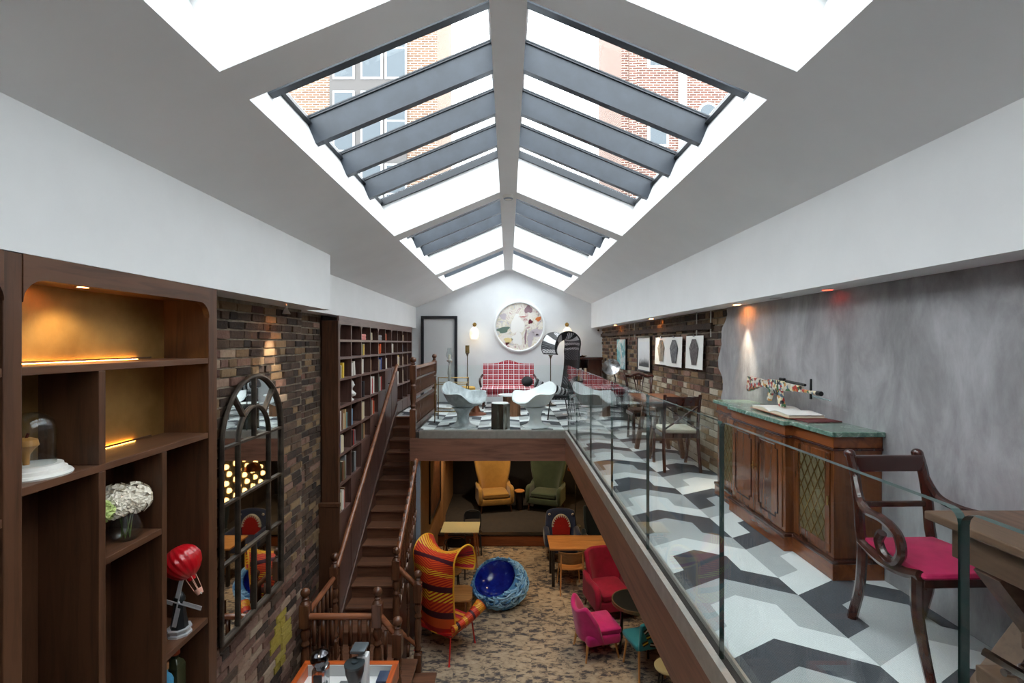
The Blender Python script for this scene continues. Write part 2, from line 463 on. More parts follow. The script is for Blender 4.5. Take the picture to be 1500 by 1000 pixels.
def mleft(y,z):
    u=random.random()
    if 4.8<y<5.1 and 1.45<z<1.93: return 5
    if 3.78<y<4.15 and 4.32<z<4.68 and u<.8: return 2
    if 4.72<y<4.95 and 4.1<z<4.45 and u<.5: return 2
    if z<2.3: return 1 if u<.5 else (0 if u<.75 else 2)
    if z<3.3: return 1 if u<.25 else (0 if u<.75 else 4)
    return 0 if u<.72 else (4 if u<.92 else 1)
brick_face(wl,-2.32,1,3.42,5.40,0,5.06,300,mleft)
def mrec(y,z):
    u=random.random()
    if 5.5<y<5.78 and 4.05<z<4.85 and u<.85: return 6
    if 5.95<y<6.15 and 4.3<z<4.6: return 4
    return 0 if u<.66 else (1 if u<.8 else 4)
brick_face(wl,-2.5,1,5.46,6.40,0,5.06,0,mrec)
# return of the near brick pier
random.seed(5)
def mright(y,z):
    u=random.random()
    if z<3.95: return 3 if u<.75 else 4
    if z<4.2: return 3 if u<.45 else (4 if u<.7 else 1)
    if z>4.85: return 0 if u<.8 else 4
    return 0 if u<.5 else (4 if u<.82 else 1)
brick_face(wr,2.33,-1,5.0,11.93,MZ,5.06,150,mright)
MB().box(2.28,2.335,5.45,11.93,4.86,4.93).build('projecting_course',bk_dark,wr)
# ---- upper floors
fl=MB().box(-1.6,2.33,7.92,YB,2.95,MZ-.005).box(.97,2.33,Y0,7.92,2.95,MZ-.005).box(-2.5,-1.6,9.60,YB,2.95,MZ-.005).box(-2.3,.97,Y0,.25,2.95,MZ-.005)
under=plain('soffit_dark',(58,50,46),.7)
fu=struct('floor_upper',fl,under,'upper lounge floor laid with grey, charcoal and white carpet tiles')
def carpet(name,c1,c2):
    t=NT(name); v=t.coords('Object',(1,1,1)); n=t.noise(v,160,3,.7)
    wv=t.node('ShaderNodeTexWave'); wv.inputs['Scale'].default_value=48; wv.inputs['Distortion'].default_value=1.2; t.link(t.coords('Object',(1,.35,1),(0,0,.5)),wv.inputs['Vector'])
    f=t.math('ADD',t.math('MULTIPLY',n,.7),t.math('MULTIPLY',wv.outputs['Fac'],.3))
    t.bump(n,.3,.003); return t.fin(t.ramp(f,[(.3,c1),(.7,c2)]),.95)
CT=[carpet('charcoal_carpet',(58,60,66),(84,86,92)),carpet('mid_grey_carpet',(158,160,161),(184,186,187)),carpet('pale_grey_carpet',(206,208,208),(230,231,231))]
def clip(poly,ax,val,keep_greater):
    out=[]
    for i in range(len(poly)):
        a,b=poly[i-1],poly[i]; da=(a[ax]-val)*(1 if keep_greater else -1); db=(b[ax]-val)*(1 if keep_greater else -1)
        if (da>=0)!=(db>=0):
            t=da/(da-db); out.append((a[0]+(b[0]-a[0])*t,a[1]+(b[1]-a[1])*t))
        if db>=0: out.append(b)
    return out
U=.2045; H=.1825
REG=[(-1.5,2.3,8.02,YB),(1.025,2.3,-1.2,8.02),(-2.24,-1.5,9.63,YB)]
tmesh={}
for p in range(-6,2):
    xp=.94+.365*(2*p+1)
    for n in range(-14,11):
        for kind in (0,1):
            tone=(2*n+2*p+kind)%3
            ar=[(0,0),(1,0),(2,0),(2,2),(1,2),(1,1),(0,1)] if kind==0 else [(0,1),(1,1),(1,2),(2,2),(2,3),(1,3),(0,3)]
            for sg in (-1,1):
                pl=[(xp+sg*a*H,4.215-3*U*n-a*U/2-r*U) for a,r in ar]
                for (xa,xb,ya,yb) in REG:
                    q=clip(clip(clip(clip(pl,0,xa,True),0,xb,False),1,ya,True),1,yb,False)
                    if len(q)<3: continue
                    ars=abs(sum(q[i-1][0]*q[i][1]-q[i][0]*q[i-1][1] for i in range(len(q))))/2
                    if ars<.002: continue
                    o=(sum(t[0] for t in q)/len(q),sum(t[1] for t in q)/len(q))
                    key=(tone,tuple((round(t[0]-o[0],3),round(t[1]-o[1],3)) for t in q))
                    if key not in tmesh:
                        l=list(key[1]); s2=sum(l[i-1][0]*l[i][1]-l[i][0]*l[i-1][1] for i in range(len(l)))
                        if s2<0: l.reverse()
                        tmesh[key]=MB().prism(l,'z',0,.005).mesh('carpet_tile',CT[tone])
                    inst('carpet_tile',tmesh[key],fu,(o[0],o[1],MZ-.005))
# fascias and glass channel
struct('trim_4',MB().box(-1.606,.97,7.87,7.92,2.783,3.15),fasciaX,'brown wooden fascia beam across the front of the lounge platform')
struct('trim_5',MB().box(.93,.97,Y0,7.87,2.783,3.15),fasciaY,'long brown wooden fascia along the right walkway edge')
struct('trim_6',MB().box(-1.45,.93,7.865,7.90,3.15,3.272).box(-1.45,.93,7.90,8.0,3.15,3.20).box(-1.45,1.02,7.955,8.0,3.15,3.272),steel,'brushed steel glass channel along the platform front')
struct('trim_7',MB().box(.925,.96,Y0,7.90,3.15,3.272).box(.96,1.02,Y0,7.955,3.15,3.20).box(1.01,1.024,Y0,7.955,3.15,3.272),steel,'brushed steel glass channel along the walkway edge')
# ---- lower floor, stage and walls
def lowcarpet():
    t=NT('mottled_brown_carpet'); v=t.coords('Object',(1,1,1))
    n=t.noise(t.coords('Object',(1,2.2,1),(0,0,.6)),5.2,8,.74,.3); n2=t.noise(t.coords('Object',(1,2.2,1),(0,0,-.6)),5.2,8,.74,.3)
    wv=t.node('ShaderNodeTexWave',wave_type='BANDS',bands_direction='X'); wv.inputs['Scale'].default_value=.7; t.link(v,wv.inputs['Vector'])
    sel=t.math('GREATER_THAN',wv.outputs['Fac'],.5)
    mix=t.math('ADD',t.math('MULTIPLY',n,sel),t.math('MULTIPLY',n2,t.math('SUBTRACT',1,sel)))
    big=t.noise(v,1.3,3); f=t.math('ADD',mix,t.math('MULTIPLY',t.math('SUBTRACT',big,.5),.3))
    col=t.ramp(f,[(.40,(72,68,70)),(.46,(116,102,90)),(.505,(172,150,124)),(.75,(200,182,156))])
    t.bump(t.noise(v,200,2),.3,.003); return t.fin(col,.95)
struct('floor',MB().box(-2.7,2.55,Y0,14.2,-.1,0),lowcarpet(),'mottled brown and charcoal carpet of the lower lounge')
stagec=plain('dark_stage_carpet',(44,39,37),.9,c2=(54,47,43),nscale=8)
fs=struct('floor_stage',MB().box(-1.62,2.31,11.2,14.2,0,.27),stagec,'raised dark carpeted stage at the back of the lower lounge')
risw=wood('stage_riser_wood',(96,48,24),(140,78,44),'x',.35)
MB().box(-1.62,2.31,11.17,11.2,.02,.24).build('riser_board',risw,fs)
MB().box(-1.62,2.31,11.15,11.3,.255,.285).build('nosing',blackw,fs)
struct('wall_lower_left',MB().box(-1.645,-1.62,8.05,14.2,0,2.95).box(-1.64,-1.56,11.6,12.0,.27,2.95),peach,'ochre painted wall under the lounge platform')
struct('wall_lower_back',MB().box(-1.7,2.55,14.2,14.3,0,2.95).box(-2.7,-1.62,11.95,12.1,0,2.95).box(-1.72,-1.645,11.95,14.2,0,2.95),blackwall,'near black back wall of the lower lounge')  # side boxes added to stop outside light leaking in behind the stairs
struct('ceiling_lower',MB().box(-1.64,2.33,7.95,14.25,2.93,2.95),under,'dark ceiling under the lounge platform')
pst=thing('steel_post','grey painted square steel post under the platform corner','post',(-1.50,7.99,0))
MB().box(-.05,.05,-.05,.05,.02,2.783).build('shaft',greym,pst,bevel=.006); MB().box(-.08,.08,-.08,.08,0,.02).build('base_plate',greym,pst)
# ---- back door
dr=thing('door_1','plain pale door in a black frame beside the bookcase',None,(0,YB,MZ)); dr['kind']='structure'
MB().box(-2.15,-2.08,-.06,0,0,2.12).box(-1.325,-1.255,-.06,0,0,2.12).box(-2.08,-1.325,-.06,0,2.05,2.12).build('frame',plain('black_door_frame',(34,36,42),.35),dr)
lf=MB().box(-2.08,-1.325,-.015,0,.004,2.05).build('leaf',plain('pale_grey_door_paint',(206,207,208),.5),dr)
MB().lathe([(.0,0),(.018,.0),(.012,.02),(.022,.045),(.0,.06)],12,M=Matrix.Translation((-1.40,-.015,1.0))@Matrix.Rotation(PI/2,4,'X')).build('knob',brass,lf,True)
# ---- buildings beyond the roof
def facade_brick(name,c1,c2):
    t=NT(name); b=t.node('ShaderNodeTexBrick'); b.inputs['Color1'].default_value=(*lin(c1),1); b.inputs['Color2'].default_value=(*lin(c2),1); b.inputs['Mortar'].default_value=(*lin((190,180,168)),1)
    b.inputs['Scale'].default_value=1; b.inputs['Brick Width'].default_value=.24; b.inputs['Row Height'].default_value=.08; b.inputs['Mortar Size'].default_value=.008
    sp=t.node('ShaderNodeSeparateXYZ'); cb=t.node('ShaderNodeCombineXYZ'); tc=t.node('ShaderNodeTexCoord'); t.link(tc.outputs['Object'],sp.inputs[0]); t.link(sp.outputs['X'],cb.inputs['X']); t.link(sp.outputs['Z'],cb.inputs['Y']); t.link(cb.outputs[0],b.inputs['Vector'])
    return t.fin(b.outputs['Color'],.9)
fb1=facade_brick('far_tan_brick',(100,74,56),(116,88,68)); fb2=facade_brick('far_red_brick',(88,56,46),(104,68,56))
winglass=plain('far_window_glass',(70,78,84),.2); wframe=plain('far_white_frame',(196,196,196),.5); fgrey=plain('far_grey_cladding',(84,80,78),.7)
bl=thing('brick_building','tan brick building with tall white-barred windows beyond the left skylight','building',(0,16,0))
MB().box(-12,-2.35,0,4,0,22).build('wall',fb1,bl)
MB().box(-5.9,-3.35,-.06,0,4,20).build('cladding',fgrey,bl)
for zz in (6,8.4,10.8,13.2,15.6):
    for xx in (-4.98,-4.12,-3.30):
        pass
for zz in (6.2,8.6,11.0,13.4,15.8):
    for xx in (-5.42,-4.5,-3.7):
        f=MB().box(xx-.36,xx+.36,-.10,-.06,zz,zz+2.0).build('window_frame',wframe,bl)
        MB().box(xx-.30,xx+.30,-.115,-.10,zz+.06,zz+.98).box(xx-.30,xx+.30,-.115,-.10,zz+1.04,zz+1.94).build('window_pane',winglass,f)
br=thing('brick_building','red brick building with arched windows beyond the right skylight','building',(0,16,0))
MB().box(3.75,13,0,4,0,22).build('wall',fb2,br)
for zz in (6.0,8.6,11.2,13.8):
    for xx in (4.95,6.6,8.3):
        arch=[(xx-.35,zz),(xx+.35,zz)]+[(xx+.35*math.cos(t*PI/10),zz+1.1+.35*math.sin(t*PI/10)) for t in range(11)]
        f=MB().prism(arch,'y',-.06,0).build('window_frame',wframe,br)
        a2=[(xx-.27,zz+.06),(xx+.27,zz+.06)]+[(xx+.27*math.cos(t*PI/10),zz+1.1+.27*math.sin(t*PI/10)) for t in range(11)]
        MB().prism(a2,'y',-.075,-.06).build('window_pane',winglass,f)
for xx in (4.1,5.75): MB().box(xx-.12,xx+.12,-.12,0,0,22).build('pilaster',wframe if xx>5 else fb2,br)
# ================================================================== STAIRCASE
def rooted(root):      # children given in world coordinates
    return tuple(-c for c in root.location)
RS,GO=3.25/18,.247
def nose(k): return 9.57-GO*k, MZ-RS*k
st=thing('staircase','dark oak staircase climbing beside the bookcase with turned newels','staircase',(-1.9,6.36,0))
L=rooted(st)
for k in range(0,14):
    y,z=nose(k); xr=-1.63 if y>7.6 else -1.53
    MB().box(-2.24,xr,y,y+(GO+.03 if k else .06),z-.035,z).build('tread',stairX,st,loc=L,bevel=.008)
    MB().box(-2.24,xr,y+.025,y+.045,z-RS,z-.035).build('riser',stairX,st,loc=L)
def slope_board(x0,x1,ya,yb,up,down,extra=0):
    f=lambda y:MZ-(9.57-y)*RS/GO
    return MB().prism([(ya,f(ya)+up),(yb,f(yb)+up),(yb,f(yb)-down),(ya,max(0,f(ya)-down))],'x',x0,x1)
slope_board(-2.255,-2.225,6.25,9.75,.10,.30).build('wall_string',stairY,st,loc=L,bevel=.006)
slope_board(-1.53,-1.50,6.40,7.87,.06,.30).build('outer_string',stairY,st,loc=L,bevel=.006)
pk=plain('pale_string_edge',(196,170,156),.5)
slope_board(-1.50,-1.488,6.45,7.87,-.02,.07).build('string_edge',pk,st,loc=L)
slope_board(-1.52,-1.51,6.5,7.9,-.28,2.6).build('side_panel',stairY,st,loc=L)
LZ=RS*4
for i in range(6):
    y=5.2+i*.198; MB().box(-2.30,-1.45,y,y+.194,LZ-.04,LZ).build('landing_board',stairX,st,loc=L,bevel=.004)
MB().box(-2.29,-1.47,5.22,5.25,0,LZ-.04).box(-1.50,-1.47,5.25,6.40,0,LZ-.04).build('landing_skirt',stairY,st,loc=L)
for i in range(1,4):
    x=-1.45+.25*(i-1); z=LZ-RS*i
    MB().box(x-.03,x+.26,5.28,6.38,z-.035,z).build('lower_tread',stairX,st,loc=L,bevel=.006)
    MB().box(x+.20,x+.22,5.30,6.36,z-RS,z-.035).build('lower_riser',stairX,st,loc=L)
def newel(x,y,z0,z1,name='newel_post'):
    h=z1-z0; m=MB(); r=.047
    m.box(-.05,.05,-.05,.05,0,h-1.10)
    prof=[(.05,h-1.10),(.035,h-1.08),(.05,h-1.04),(.034,h-1.0),(.046,h-.92),(.05,h-.78),(.042,h-.68),(.03,h-.64),(.05,h-.61),(.032,h-.57),(.05,h-.52),(.05,h-.48),(.036,h-.45),(.05,h-.42)]
    m.lathe(prof,14)
    m.box(-.052,.052,-.052,.052,h-.42,h-.17)
    m.lathe([(.055,h-.17),(.04,h-.15),(.028,h-.13),(.04,h-.12),(.026,h-.105)]+[(.052*math.sin(t),h-.052-.052*math.cos(t)) for t in [PI*(.12+.88*i/8) for i in range(9)]],14)
    return m.build(name,stairZ,st,True,bevel=.006,loc=(x+L[0],y+L[1],z0))
for (x,y,a,b) in ((-2.2,5.24,LZ,2.05),(-1.417,5.24,LZ,2.06),(-2.2,6.12,LZ,2.05),(-1.49,6.43,LZ,1.99),(-1.2,5.24,0,1.74),(-1.2,6.42,0,1.69)): newel(x,y,a,b)
bal=MB().box(-.018,.018,-.018,.018,0,.16).lathe([(.018,.16),(.012,.175),(.02,.20),(.013,.23),(.017,.35),(.021,.50),(.015,.60),(.011,.62),(.02,.64),(.012,.665),(.019,.69),(.012,.72)],10).box(-.018,.018,-.018,.018,.72,1.0)
balm=bal.mesh('baluster',stairZ,True)
def baluster(parent,x,y,z0,z1,off):
    return inst('baluster',balm,parent,(x+off[0],y+off[1],z0+off[2]),(0,0,0),(1,1,z1-z0))
for i in range(1,8): baluster(st,-2.2+.783*i/8,5.24,LZ,LZ+.98,L)
for i in range(1,7): baluster(st,-2.2,5.24+.88*i/7,LZ,LZ+.98,L)
for (y) in (5.24,6.42):
    for i in (1,):
        baluster(st,-1.33,y,LZ-RS,1.58 if y<6 else 1.52,L)
for k in range(8,13):
    y,z=nose(k)
    for d in (.06,.18): baluster(st,-1.50,y+d,z+.02,z+.02+.90+d*.5,L)
def rail(p,q,mat,r=.034,n='handrail'):
    MB().tube([p,q],r,12).build(n,mat,st,True,loc=L)
rail((-2.2,5.26,1.74),(-2.2,6.10,1.74),railY); rail((-2.17,5.24,1.74),(-1.44,5.24,1.74),railX)
rail((-1.40,5.24,1.76),(-1.20,5.24,1.52),railX); rail((-1.47,6.43,1.72),(-1.21,6.42,1.47),railX)
rail((-1.40,5.24,.92),(-1.20,5.24,.72),railX,.026,'lower_rail'); rail((-1.47,6.43,.90),(-1.21,6.42,.68),railX,.026,'lower_rail')
rail((-1.49,6.45,1.80),(-1.50,7.90,2.80),railY,.038)
rail((-2.17,6.12,1.86),(-2.17,9.42,4.27),railY,.033)
for k in range(4):
    t=.08+.27*k; y=6.12+3.3*t; z=1.86+2.41*t
    MB().tube([(-2.25,y,z-.06),(-2.19,y,z-.06),(-2.17,y,z-.02)],.009,8).build('rail_bracket',blackm,st,True,loc=L)
# ---- upper wooden balustrade on the platform edge
ub=thing('wooden_balustrade','dark turned-spindle balustrade guarding the stairwell on the platform','balustrade',(-1.56,9.0,MZ))
L=rooted(ub)
def newel2(x,y):
    z0=MZ; m=MB(); m.box(-.048,.048,-.048,.048,-.10,.36)
    m.lathe([(.05,.36),(.034,.38),(.05,.42),(.036,.45),(.05,.55),(.046,.66),(.034,.72),(.05,.75),(.035,.78),(.05,.82),(.05,.86)],14); m.box(-.05,.05,-.05,.05,.86,1.08)
    m.lathe([(.052,1.08),(.03,1.10),(.04,1.115),(.026,1.13)]+[(.05*math.sin(t),1.175-.05*math.cos(t)) for t in [PI*(.12+.88*i/8) for i in range(9)]],14)
    m.build('newel_post',stairZ,ub,True,loc=(x+L[0],y+L[1],z0+L[2]))
newel2(-1.56,7.93); newel2(-1.56,10.2)
MB().box(-1.60,-1.52,7.97,10.16,MZ+1.02,MZ+1.07).build('handrail',railY,ub,loc=L,bevel=.012)
for (z0,z1) in ((.0,.09),(.46,.50),(.56,.60),(.84,.87)):
    MB().box(-1.585,-1.535,7.97,10.16,MZ+z0,MZ+z1).build('rail',stairY,ub,loc=L,bevel=.005)
spn=MB()
for (a,b) in ((.09,.46),(.60,.84),(.87,1.02)):
    d=b-a; spn.lathe([(.014,a),(.018,a+.12*d),(.012,a+.2*d),(.02,a+.5*d),(.012,a+.8*d),(.018,a+.88*d),(.014,b)],8)
spm=spn.mesh('spindle',stairZ,True)
for i in range(1,25): inst('spindle',spm,ub,(0,7.97+2.19*i/25-9.0,0))

# ================================================================== BOOKCASE
bc=thing('bookcase','tall dark built-in bookcase with square cubbies rising behind the stairs','bookcase',(-2.36,6.4,0))
L=rooted(bc)
YC=[6.46+.48*j for j in range(11)]
ZR=[4.956,4.75,4.513,4.226,3.856,3.514,3.208,2.807,2.42]
CELLS={0:range(10),1:range(10),2:range(10),3:[0,1,2,3,4,7,8,9],4:[0,1,2,3,7,8,9],5:[0,1,2],6:[0,1],7:[0]}
bcz=wood('bookcase_upright',(66,44,38),(104,76,68),'z',.3); bcy=wood('bookcase_level',(70,48,42),(116,88,80),'y',.28)  # board colours lightened to greyish pink to carry the grazing sheen
bcb=wood('bookcase_back',(30,18,14),(46,29,23),'z',.5)
XF,XK=-2.25,-2.47
MB().box(XK-.02,XK,6.43,11.27,1.0,5.07).build('back_panel',bcb,bc,loc=L)
MB().box(XK,XF,6.39,6.445,.74,5.0).build('side_panel',walnutZ,bc,loc=L,bevel=.004)
MB().box(XK-.02,XF+.03,6.34,6.39,.74,2.55).build('pilaster',walnutZ,bc,loc=L,bevel=.006)
MB().box(XK-.02,XF+.04,6.33,6.385,2.55,2.60).build('pilaster_cap',walnutY,bc,loc=L,bevel=.006)
MB().box(XK,XF,11.26,11.30,MZ,5.07).build('side_panel',bcz,bc,loc=L)
MB().box(XF-.03,XF,6.43,11.30,4.956,5.07).build('top_rail',bcy,bc,loc=L)
for j in range(0,10,2):
    m=MB()
    for (yc,sg) in ((YC[j]+.015,1),(YC[j+2]-.015,-1)):
        r=.075; pts=[(yc,4.956),(yc,4.956-r)]+[(yc+sg*r*(1-math.cos(t*PI/12)),4.956-r+r*math.sin(t*PI/12)) for t in range(1,7)]
        m.prism(pts,'x',XF-.03,XF)
    m.build('arch_fillet',bcy,bc,loc=L)
def has(r,c): return r in CELLS and c in CELLS[r]
for b in range(0,11):           # uprights, one piece per run
    rows=[r for r in range(8) if has(r,b) or (b>0 and has(r,b-1))]
    if rows: MB().box(XK,XF-.002,YC[b]-.013,YC[b]+.013,ZR[max(rows)+1],4.956).build('divider',bcz,bc,loc=L)
for r in range(1,9):            # shelf boards, one per run of cubbies
    cols=[c for c in range(10) if has(r-1,c) or has(r,c)]
    run=[]
    for c in cols+[99]:
        if run and c!=run[-1]+1:
            MB().box(XK,XF,YC[run[0]]-.02,YC[run[-1]+1]+.02,ZR[r]-.034,ZR[r]).build('shelf',bcy,bc,loc=L,bevel=.003); run=[]
        run.append(c)
for c in range(10):
    zb=min(ZR[r+1] for r in range(8) if has(r,c)); y0,y1=YC[c],YC[c+1]
    f=lambda y:MZ-(9.57-min(y,9.57))*RS/GO
    if zb-.034>f(y0)+.1:
        MB().prism([(y0+.006,f(y0)+.02),(y1-.006,f(y1)+.02),(y1-.006,zb-.036),(y0+.006,zb-.036)],'x',XF-.025,XF-.006).build('lower_panel',bcz,bc,loc=L,bevel=.004)
BC={'red':(176,44,38),'white':(222,218,208),'brown':(116,78,54),'cream':(214,200,168),'tan':(176,142,100),'teal':(94,136,140),'navy':(34,44,104),'light blue':(122,164,190),
 'gold':(196,164,84),'grey':(128,128,130),'black':(30,30,34),'orange':(214,92,44),'blue':(38,78,160),'green':(40,84,70),'dark green':(36,52,42),'pink':(214,132,124),'olive':(110,106,70),'yellow':(222,184,64)}
BM={k:plain('book_'+k.replace(' ','_'),v,.5) for k,v in BC.items()}
pagem=plain('book_pages',(222,212,190),.8)
bmesh_cache={}
def book_mesh(col):
    if col not in bmesh_cache:      # unit book: spine on +X, thickness along Y, height Z
        m=MB(); m.box(-1,0,-.5,-.42,0,1); m.box(-1,0,.42,.5,0,1); m.prism([(0,-.5),(.035,-.3),(.045,0),(.035,.3),(0,.5)],'z',0,1); m.box(-.97,0,-.42,.42,.02,.98,1)
        bmesh_cache[col]=m.mesh('book',[BM[col],pagem])
    return bmesh_cache[col]
ORD=['first','second','third','fourth','fifth','sixth','seventh','eighth','ninth','tenth']
BOOKS={(0,2):'pink pink',(0,3):'green cream',(0,4):'grey grey',(0,5):'brown orange',(0,7):'pink cream',(0,8):'red cream tan',
(1,2):'cream olive yellow white',(1,4):'tan orange orange',(1,6):'white grey cream',(1,8):'grey navy light_blue',
(2,0):'black cream yellow',(2,1):'white white',(2,2):'olive cream white',(2,3):'brown tan brown',(2,4):'cream tan grey white blue',(2,5):'white cream white',(2,6):'red',(2,7):'yellow cream blue yellow white',(2,8):'blue light_blue cream tan',(2,9):'tan yellow blue',
(3,2):'blue black',(3,3):'tan brown white red white',(3,4):'olive green navy white red',(3,7):'cream red white white',(3,8):'white cream grey',
(4,0):'red white brown cream tan teal',(4,1):'navy light_blue',(4,2):'gold cream cream',(4,3):'grey black cream red orange',(4,7):'tan grey',
(5,0):'blue cream cream',(5,1):'black red grey',(5,2):'green green brown tan',
(6,0):'black dark_green dark_green brown olive grey',(6,1):'brown black grey',
(7,0):'olive cream white pink brown'}
random.seed(31)
for (r,c),lst in BOOKS.items():
    cols=[x.replace('_',' ') for x in lst.split()]; cell=ZR[r]-ZR[r+1]-.034
    y=YC[c]+.03; 
    if (r,c) in ((2,1),(5,1),(0,2),(0,3),(0,5),(1,4),(1,6)): y+=.06
    seen={}
    for i,co in enumerate(cols):
        wide={(2,0):.085,(3,2):.10,(5,0):.075,(6,1):.09,(4,2):.08,(2,1):.07}.get((r,c),.055)
        th=random.uniform(.7,1.15)*wide; h=min(cell*.92,cell*random.uniform(.66,.9)); d=random.uniform(.12,.16)
        lab='%s book, %s in its row, %s cubby along the %s shelf row'%(co,ORD[i],ORD[c],ORD[r])
        if (r,c) in ((0,2),(0,4)):      # lying flat
            o=inst('book',book_mesh(co),None,(XF-.03,YC[c]+.20,ZR[r+1]+.0225+.048*i),(PI/2,0,0),(d,.045,.22)); o.location.y+=.11
            lab='%s book lying flat, %s from the bottom, %s cubby of the top shelf row'%(co,ORD[i],ORD[c])
        else:
            lean=.0
            if (r,c) in ((0,3),(0,5),(2,1),(5,1)) and i==len(cols)-1: lean=.14
            o=inst('book',book_mesh(co),None,(XF-.02-random.uniform(0,.02),y+th/2+(math.sin(lean)*h if lean else 0),ZR[r+1]+(math.sin(lean)*th/2)),(lean,0,0),(d,th,h))
        tag(o,lab,'book','books on the bookcase'); y+=th+.003
# bust
bu=thing('plaster_bust','small white plaster bust in the second cubby of the fourth shelf row','bust',(-2.34,YC[1]+.22,ZR[4]))
plw=plain('white_plaster',(220,218,212),.6)
MB().lathe([(.05,0),(.05,.015),(.03,.03),(.028,.05)],14).build('plinth',plw,bu,True)
m=MB().lathe([(.03,.05),(.075,.07),(.085,.10),(.05,.135),(.033,.15),(.034,.18)],16); m.ball((.005,0,.235),(.052,.044,.065)); m.ball((.055,0,.228),(.014,.009,.016),8,6)
m.ball((-.012,0,.262),(.055,.05,.05),10,6); m.build('head_and_shoulders',plw,bu,True)
fg=thing('bronze_figurine','small dark bronze figurine in the first cubby of the fourth shelf row','figurine',(-2.33,YC[0]+.12,ZR[4]))
MB().box(-.035,.035,-.035,.035,0,.02).build('base',blackm,fg); cop=plain('copper',(176,104,72),.3,1)
MB().lathe([(.03,.02),(.04,.08),(.03,.15),(.016,.18),(.022,.21),(.0,.235)],12).build('body',cop,fg,True)

# ================================================================== DISPLAY SHELVES (near left)
ds=thing('display_shelf','tall dark walnut display shelf unit with gold-lit back at near left','shelf unit',(-2.16,2.6,0))
L=rooted(ds); XF,XK=-2.01,-2.315
gold=NT('gold_leaf_back'); gv=gold.coords('Object',(1,1,1)); gold.bump(gold.noise(gold.coords('Object',(30,30,4)),6,4),.25,.004)
goldm=gold.fin(gold.ramp(gold.noise(gv,3,5),[(.3,(150,112,62)),(.7,(200,158,96))]),.42,.75)
MB().box(XK-.004,XK+.004,1.97,3.30,4.10,5.05).build('gold_back',goldm,ds,loc=L)
MB().box(XK-.004,XK+.004,-1.2,3.32,0,4.10).box(XK-.004,XK+.004,-1.2,1.97,4.10,5.05).build('dark_back',walnutZ,ds,loc=L)
MB().box(XK,XF,3.245,3.337,0,5.07).build('stile',walnutZ,ds,loc=L,bevel=.004)
MB().box(XK,XF,1.924,2.0,0,5.07).build('stile',walnutZ,ds,loc=L,bevel=.004)
MB().box(XK,XF,-1.2,-1.1,0,5.07).build('stile',walnutZ,ds,loc=L,bevel=.004)
def top_rail(y0,y1):
    z0,z1,r=4.97,5.071,.10
    p=[(y0,z1),(y1,z1),(y1,z0-r)]+[(y1-r*(1-math.cos(t*PI/16)),z0-r+r*math.sin(t*PI/16)) for t in range(1,9)]+[(y0+r*(1-math.cos(t*PI/16)),z0-r+r*math.sin(t*PI/16)) for t in range(8,0,-1)]+[(y0,z0-r)]
    MB().prism(p,'x',XF-.035,XF+.004).build('top_rail',walnutY,ds,loc=L,bevel=.003)
    MB().box(XK,XF-.035,y0,y1,4.985,5.06).build('top_board',walnutY,ds,loc=L)
top_rail(2.0,3.245); top_rail(-1.1,1.924)
def shelf(y0,y1,z,n='shelf'): return MB().box(XK,XF-.004,y0,y1,z-.036,z).build(n,walnutY,ds,loc=L,bevel=.003)
shelf(2.0,3.245,4.60); shelf(2.0,3.245,4.10); shelf(2.417,2.81,3.625); shelf(2.85,3.245,2.86); shelf(2.85,3.245,2.42); shelf(2.0,2.376,2.3); shelf(2.417,2.81,2.3)
shelf(-1.1,1.924,4.60); shelf(-1.1,1.924,4.0); shelf(-1.1,1.924,3.3)
for (y0,y1,z0,z1) in ((2.376,2.417,0,4.564),(2.81,2.85,0,4.064)):
    if z1>4.2:
        MB().box(XK,XF-.002,y0,y1,4.10,z1).build('divider',walnutZ,ds,loc=L,bevel=.003); z1=4.064
    MB().box(XK,XF-.002,y0,y1,z0,z1).build('divider',walnutZ,ds,loc=L,bevel=.003)
MB().box(XK+.02,XK+.027,2.03,3.10,4.604,4.614).build('led_cover',walnutY,ds,loc=L); MB().box(XK+.02,XK+.027,2.44,3.10,4.104,4.114).build('led_cover',walnutY,ds,loc=L)
MB().box(XK+.008,XK+.016,2.03,3.0,4.601,4.606).build('led_strip',warmled,ds,loc=L)
MB().box(XK+.008,XK+.016,2.44,2.98,4.101,4.106).build('led_strip',warmled,ds,loc=L)
dl=thing('shelf_downlight','small round downlight in the top of the display shelf','light',(-2.13,2.42,4.985))
MB().lathe([(.035,-.006),(.035,0),(.024,0),(.024,-.006)],16,ring=True).build('bezel',chrome,dl,True); MB().lathe([(.0,-.002),(.024,-.002)],16).build('lamp',downm,dl)
spot('shelf_downlight_lamp',dl,(0,0,-.02),(-.10,.1,-.5),20,(1,.72,.36),1.9,.8)

# ---- arched mirror on the brick
mr=thing('arched_mirror','tall arched window-pane mirror in a dark metal frame on the brick wall','mirror',(-2.285,4.33,2.31))
fm=plain('aged_dark_iron',(62,54,48),.45,.6,c2=(92,82,72),nscale=8)
hw,zs=.51,1.55; ih=.26
def arc(r,t0,t1,n=16): return [(r*math.cos(t0+(t1-t0)*i/n),zs+r*1.07*math.sin(t0+(t1-t0)*i/n)) for i in range(n+1)]
m=MB(); out=[(hw,0)]+arc(hw,0,PI,28)+[(-hw,0)]
m.tube([(.02,p,q) for p,q in out]+[(.02,hw,0)],.02,8); m.build('outer_frame',fm,mr,True)
rows=[0,.61,1.09,zs]
for z in rows[1:]: MB().bar((.018,-hw,z),(.018,hw,z),.022,.02).build('glazing_bar',fm,mr)
for y in (-ih,ih): MB().bar((.018,y,0),(.018,y,zs),.022,.02,up=(1,0,0)).build('glazing_bar',fm,mr)
MB().bar((.018,0,0),(.018,0,.61),.022,.024,up=(1,0,0)).build('glazing_bar',fm,mr)
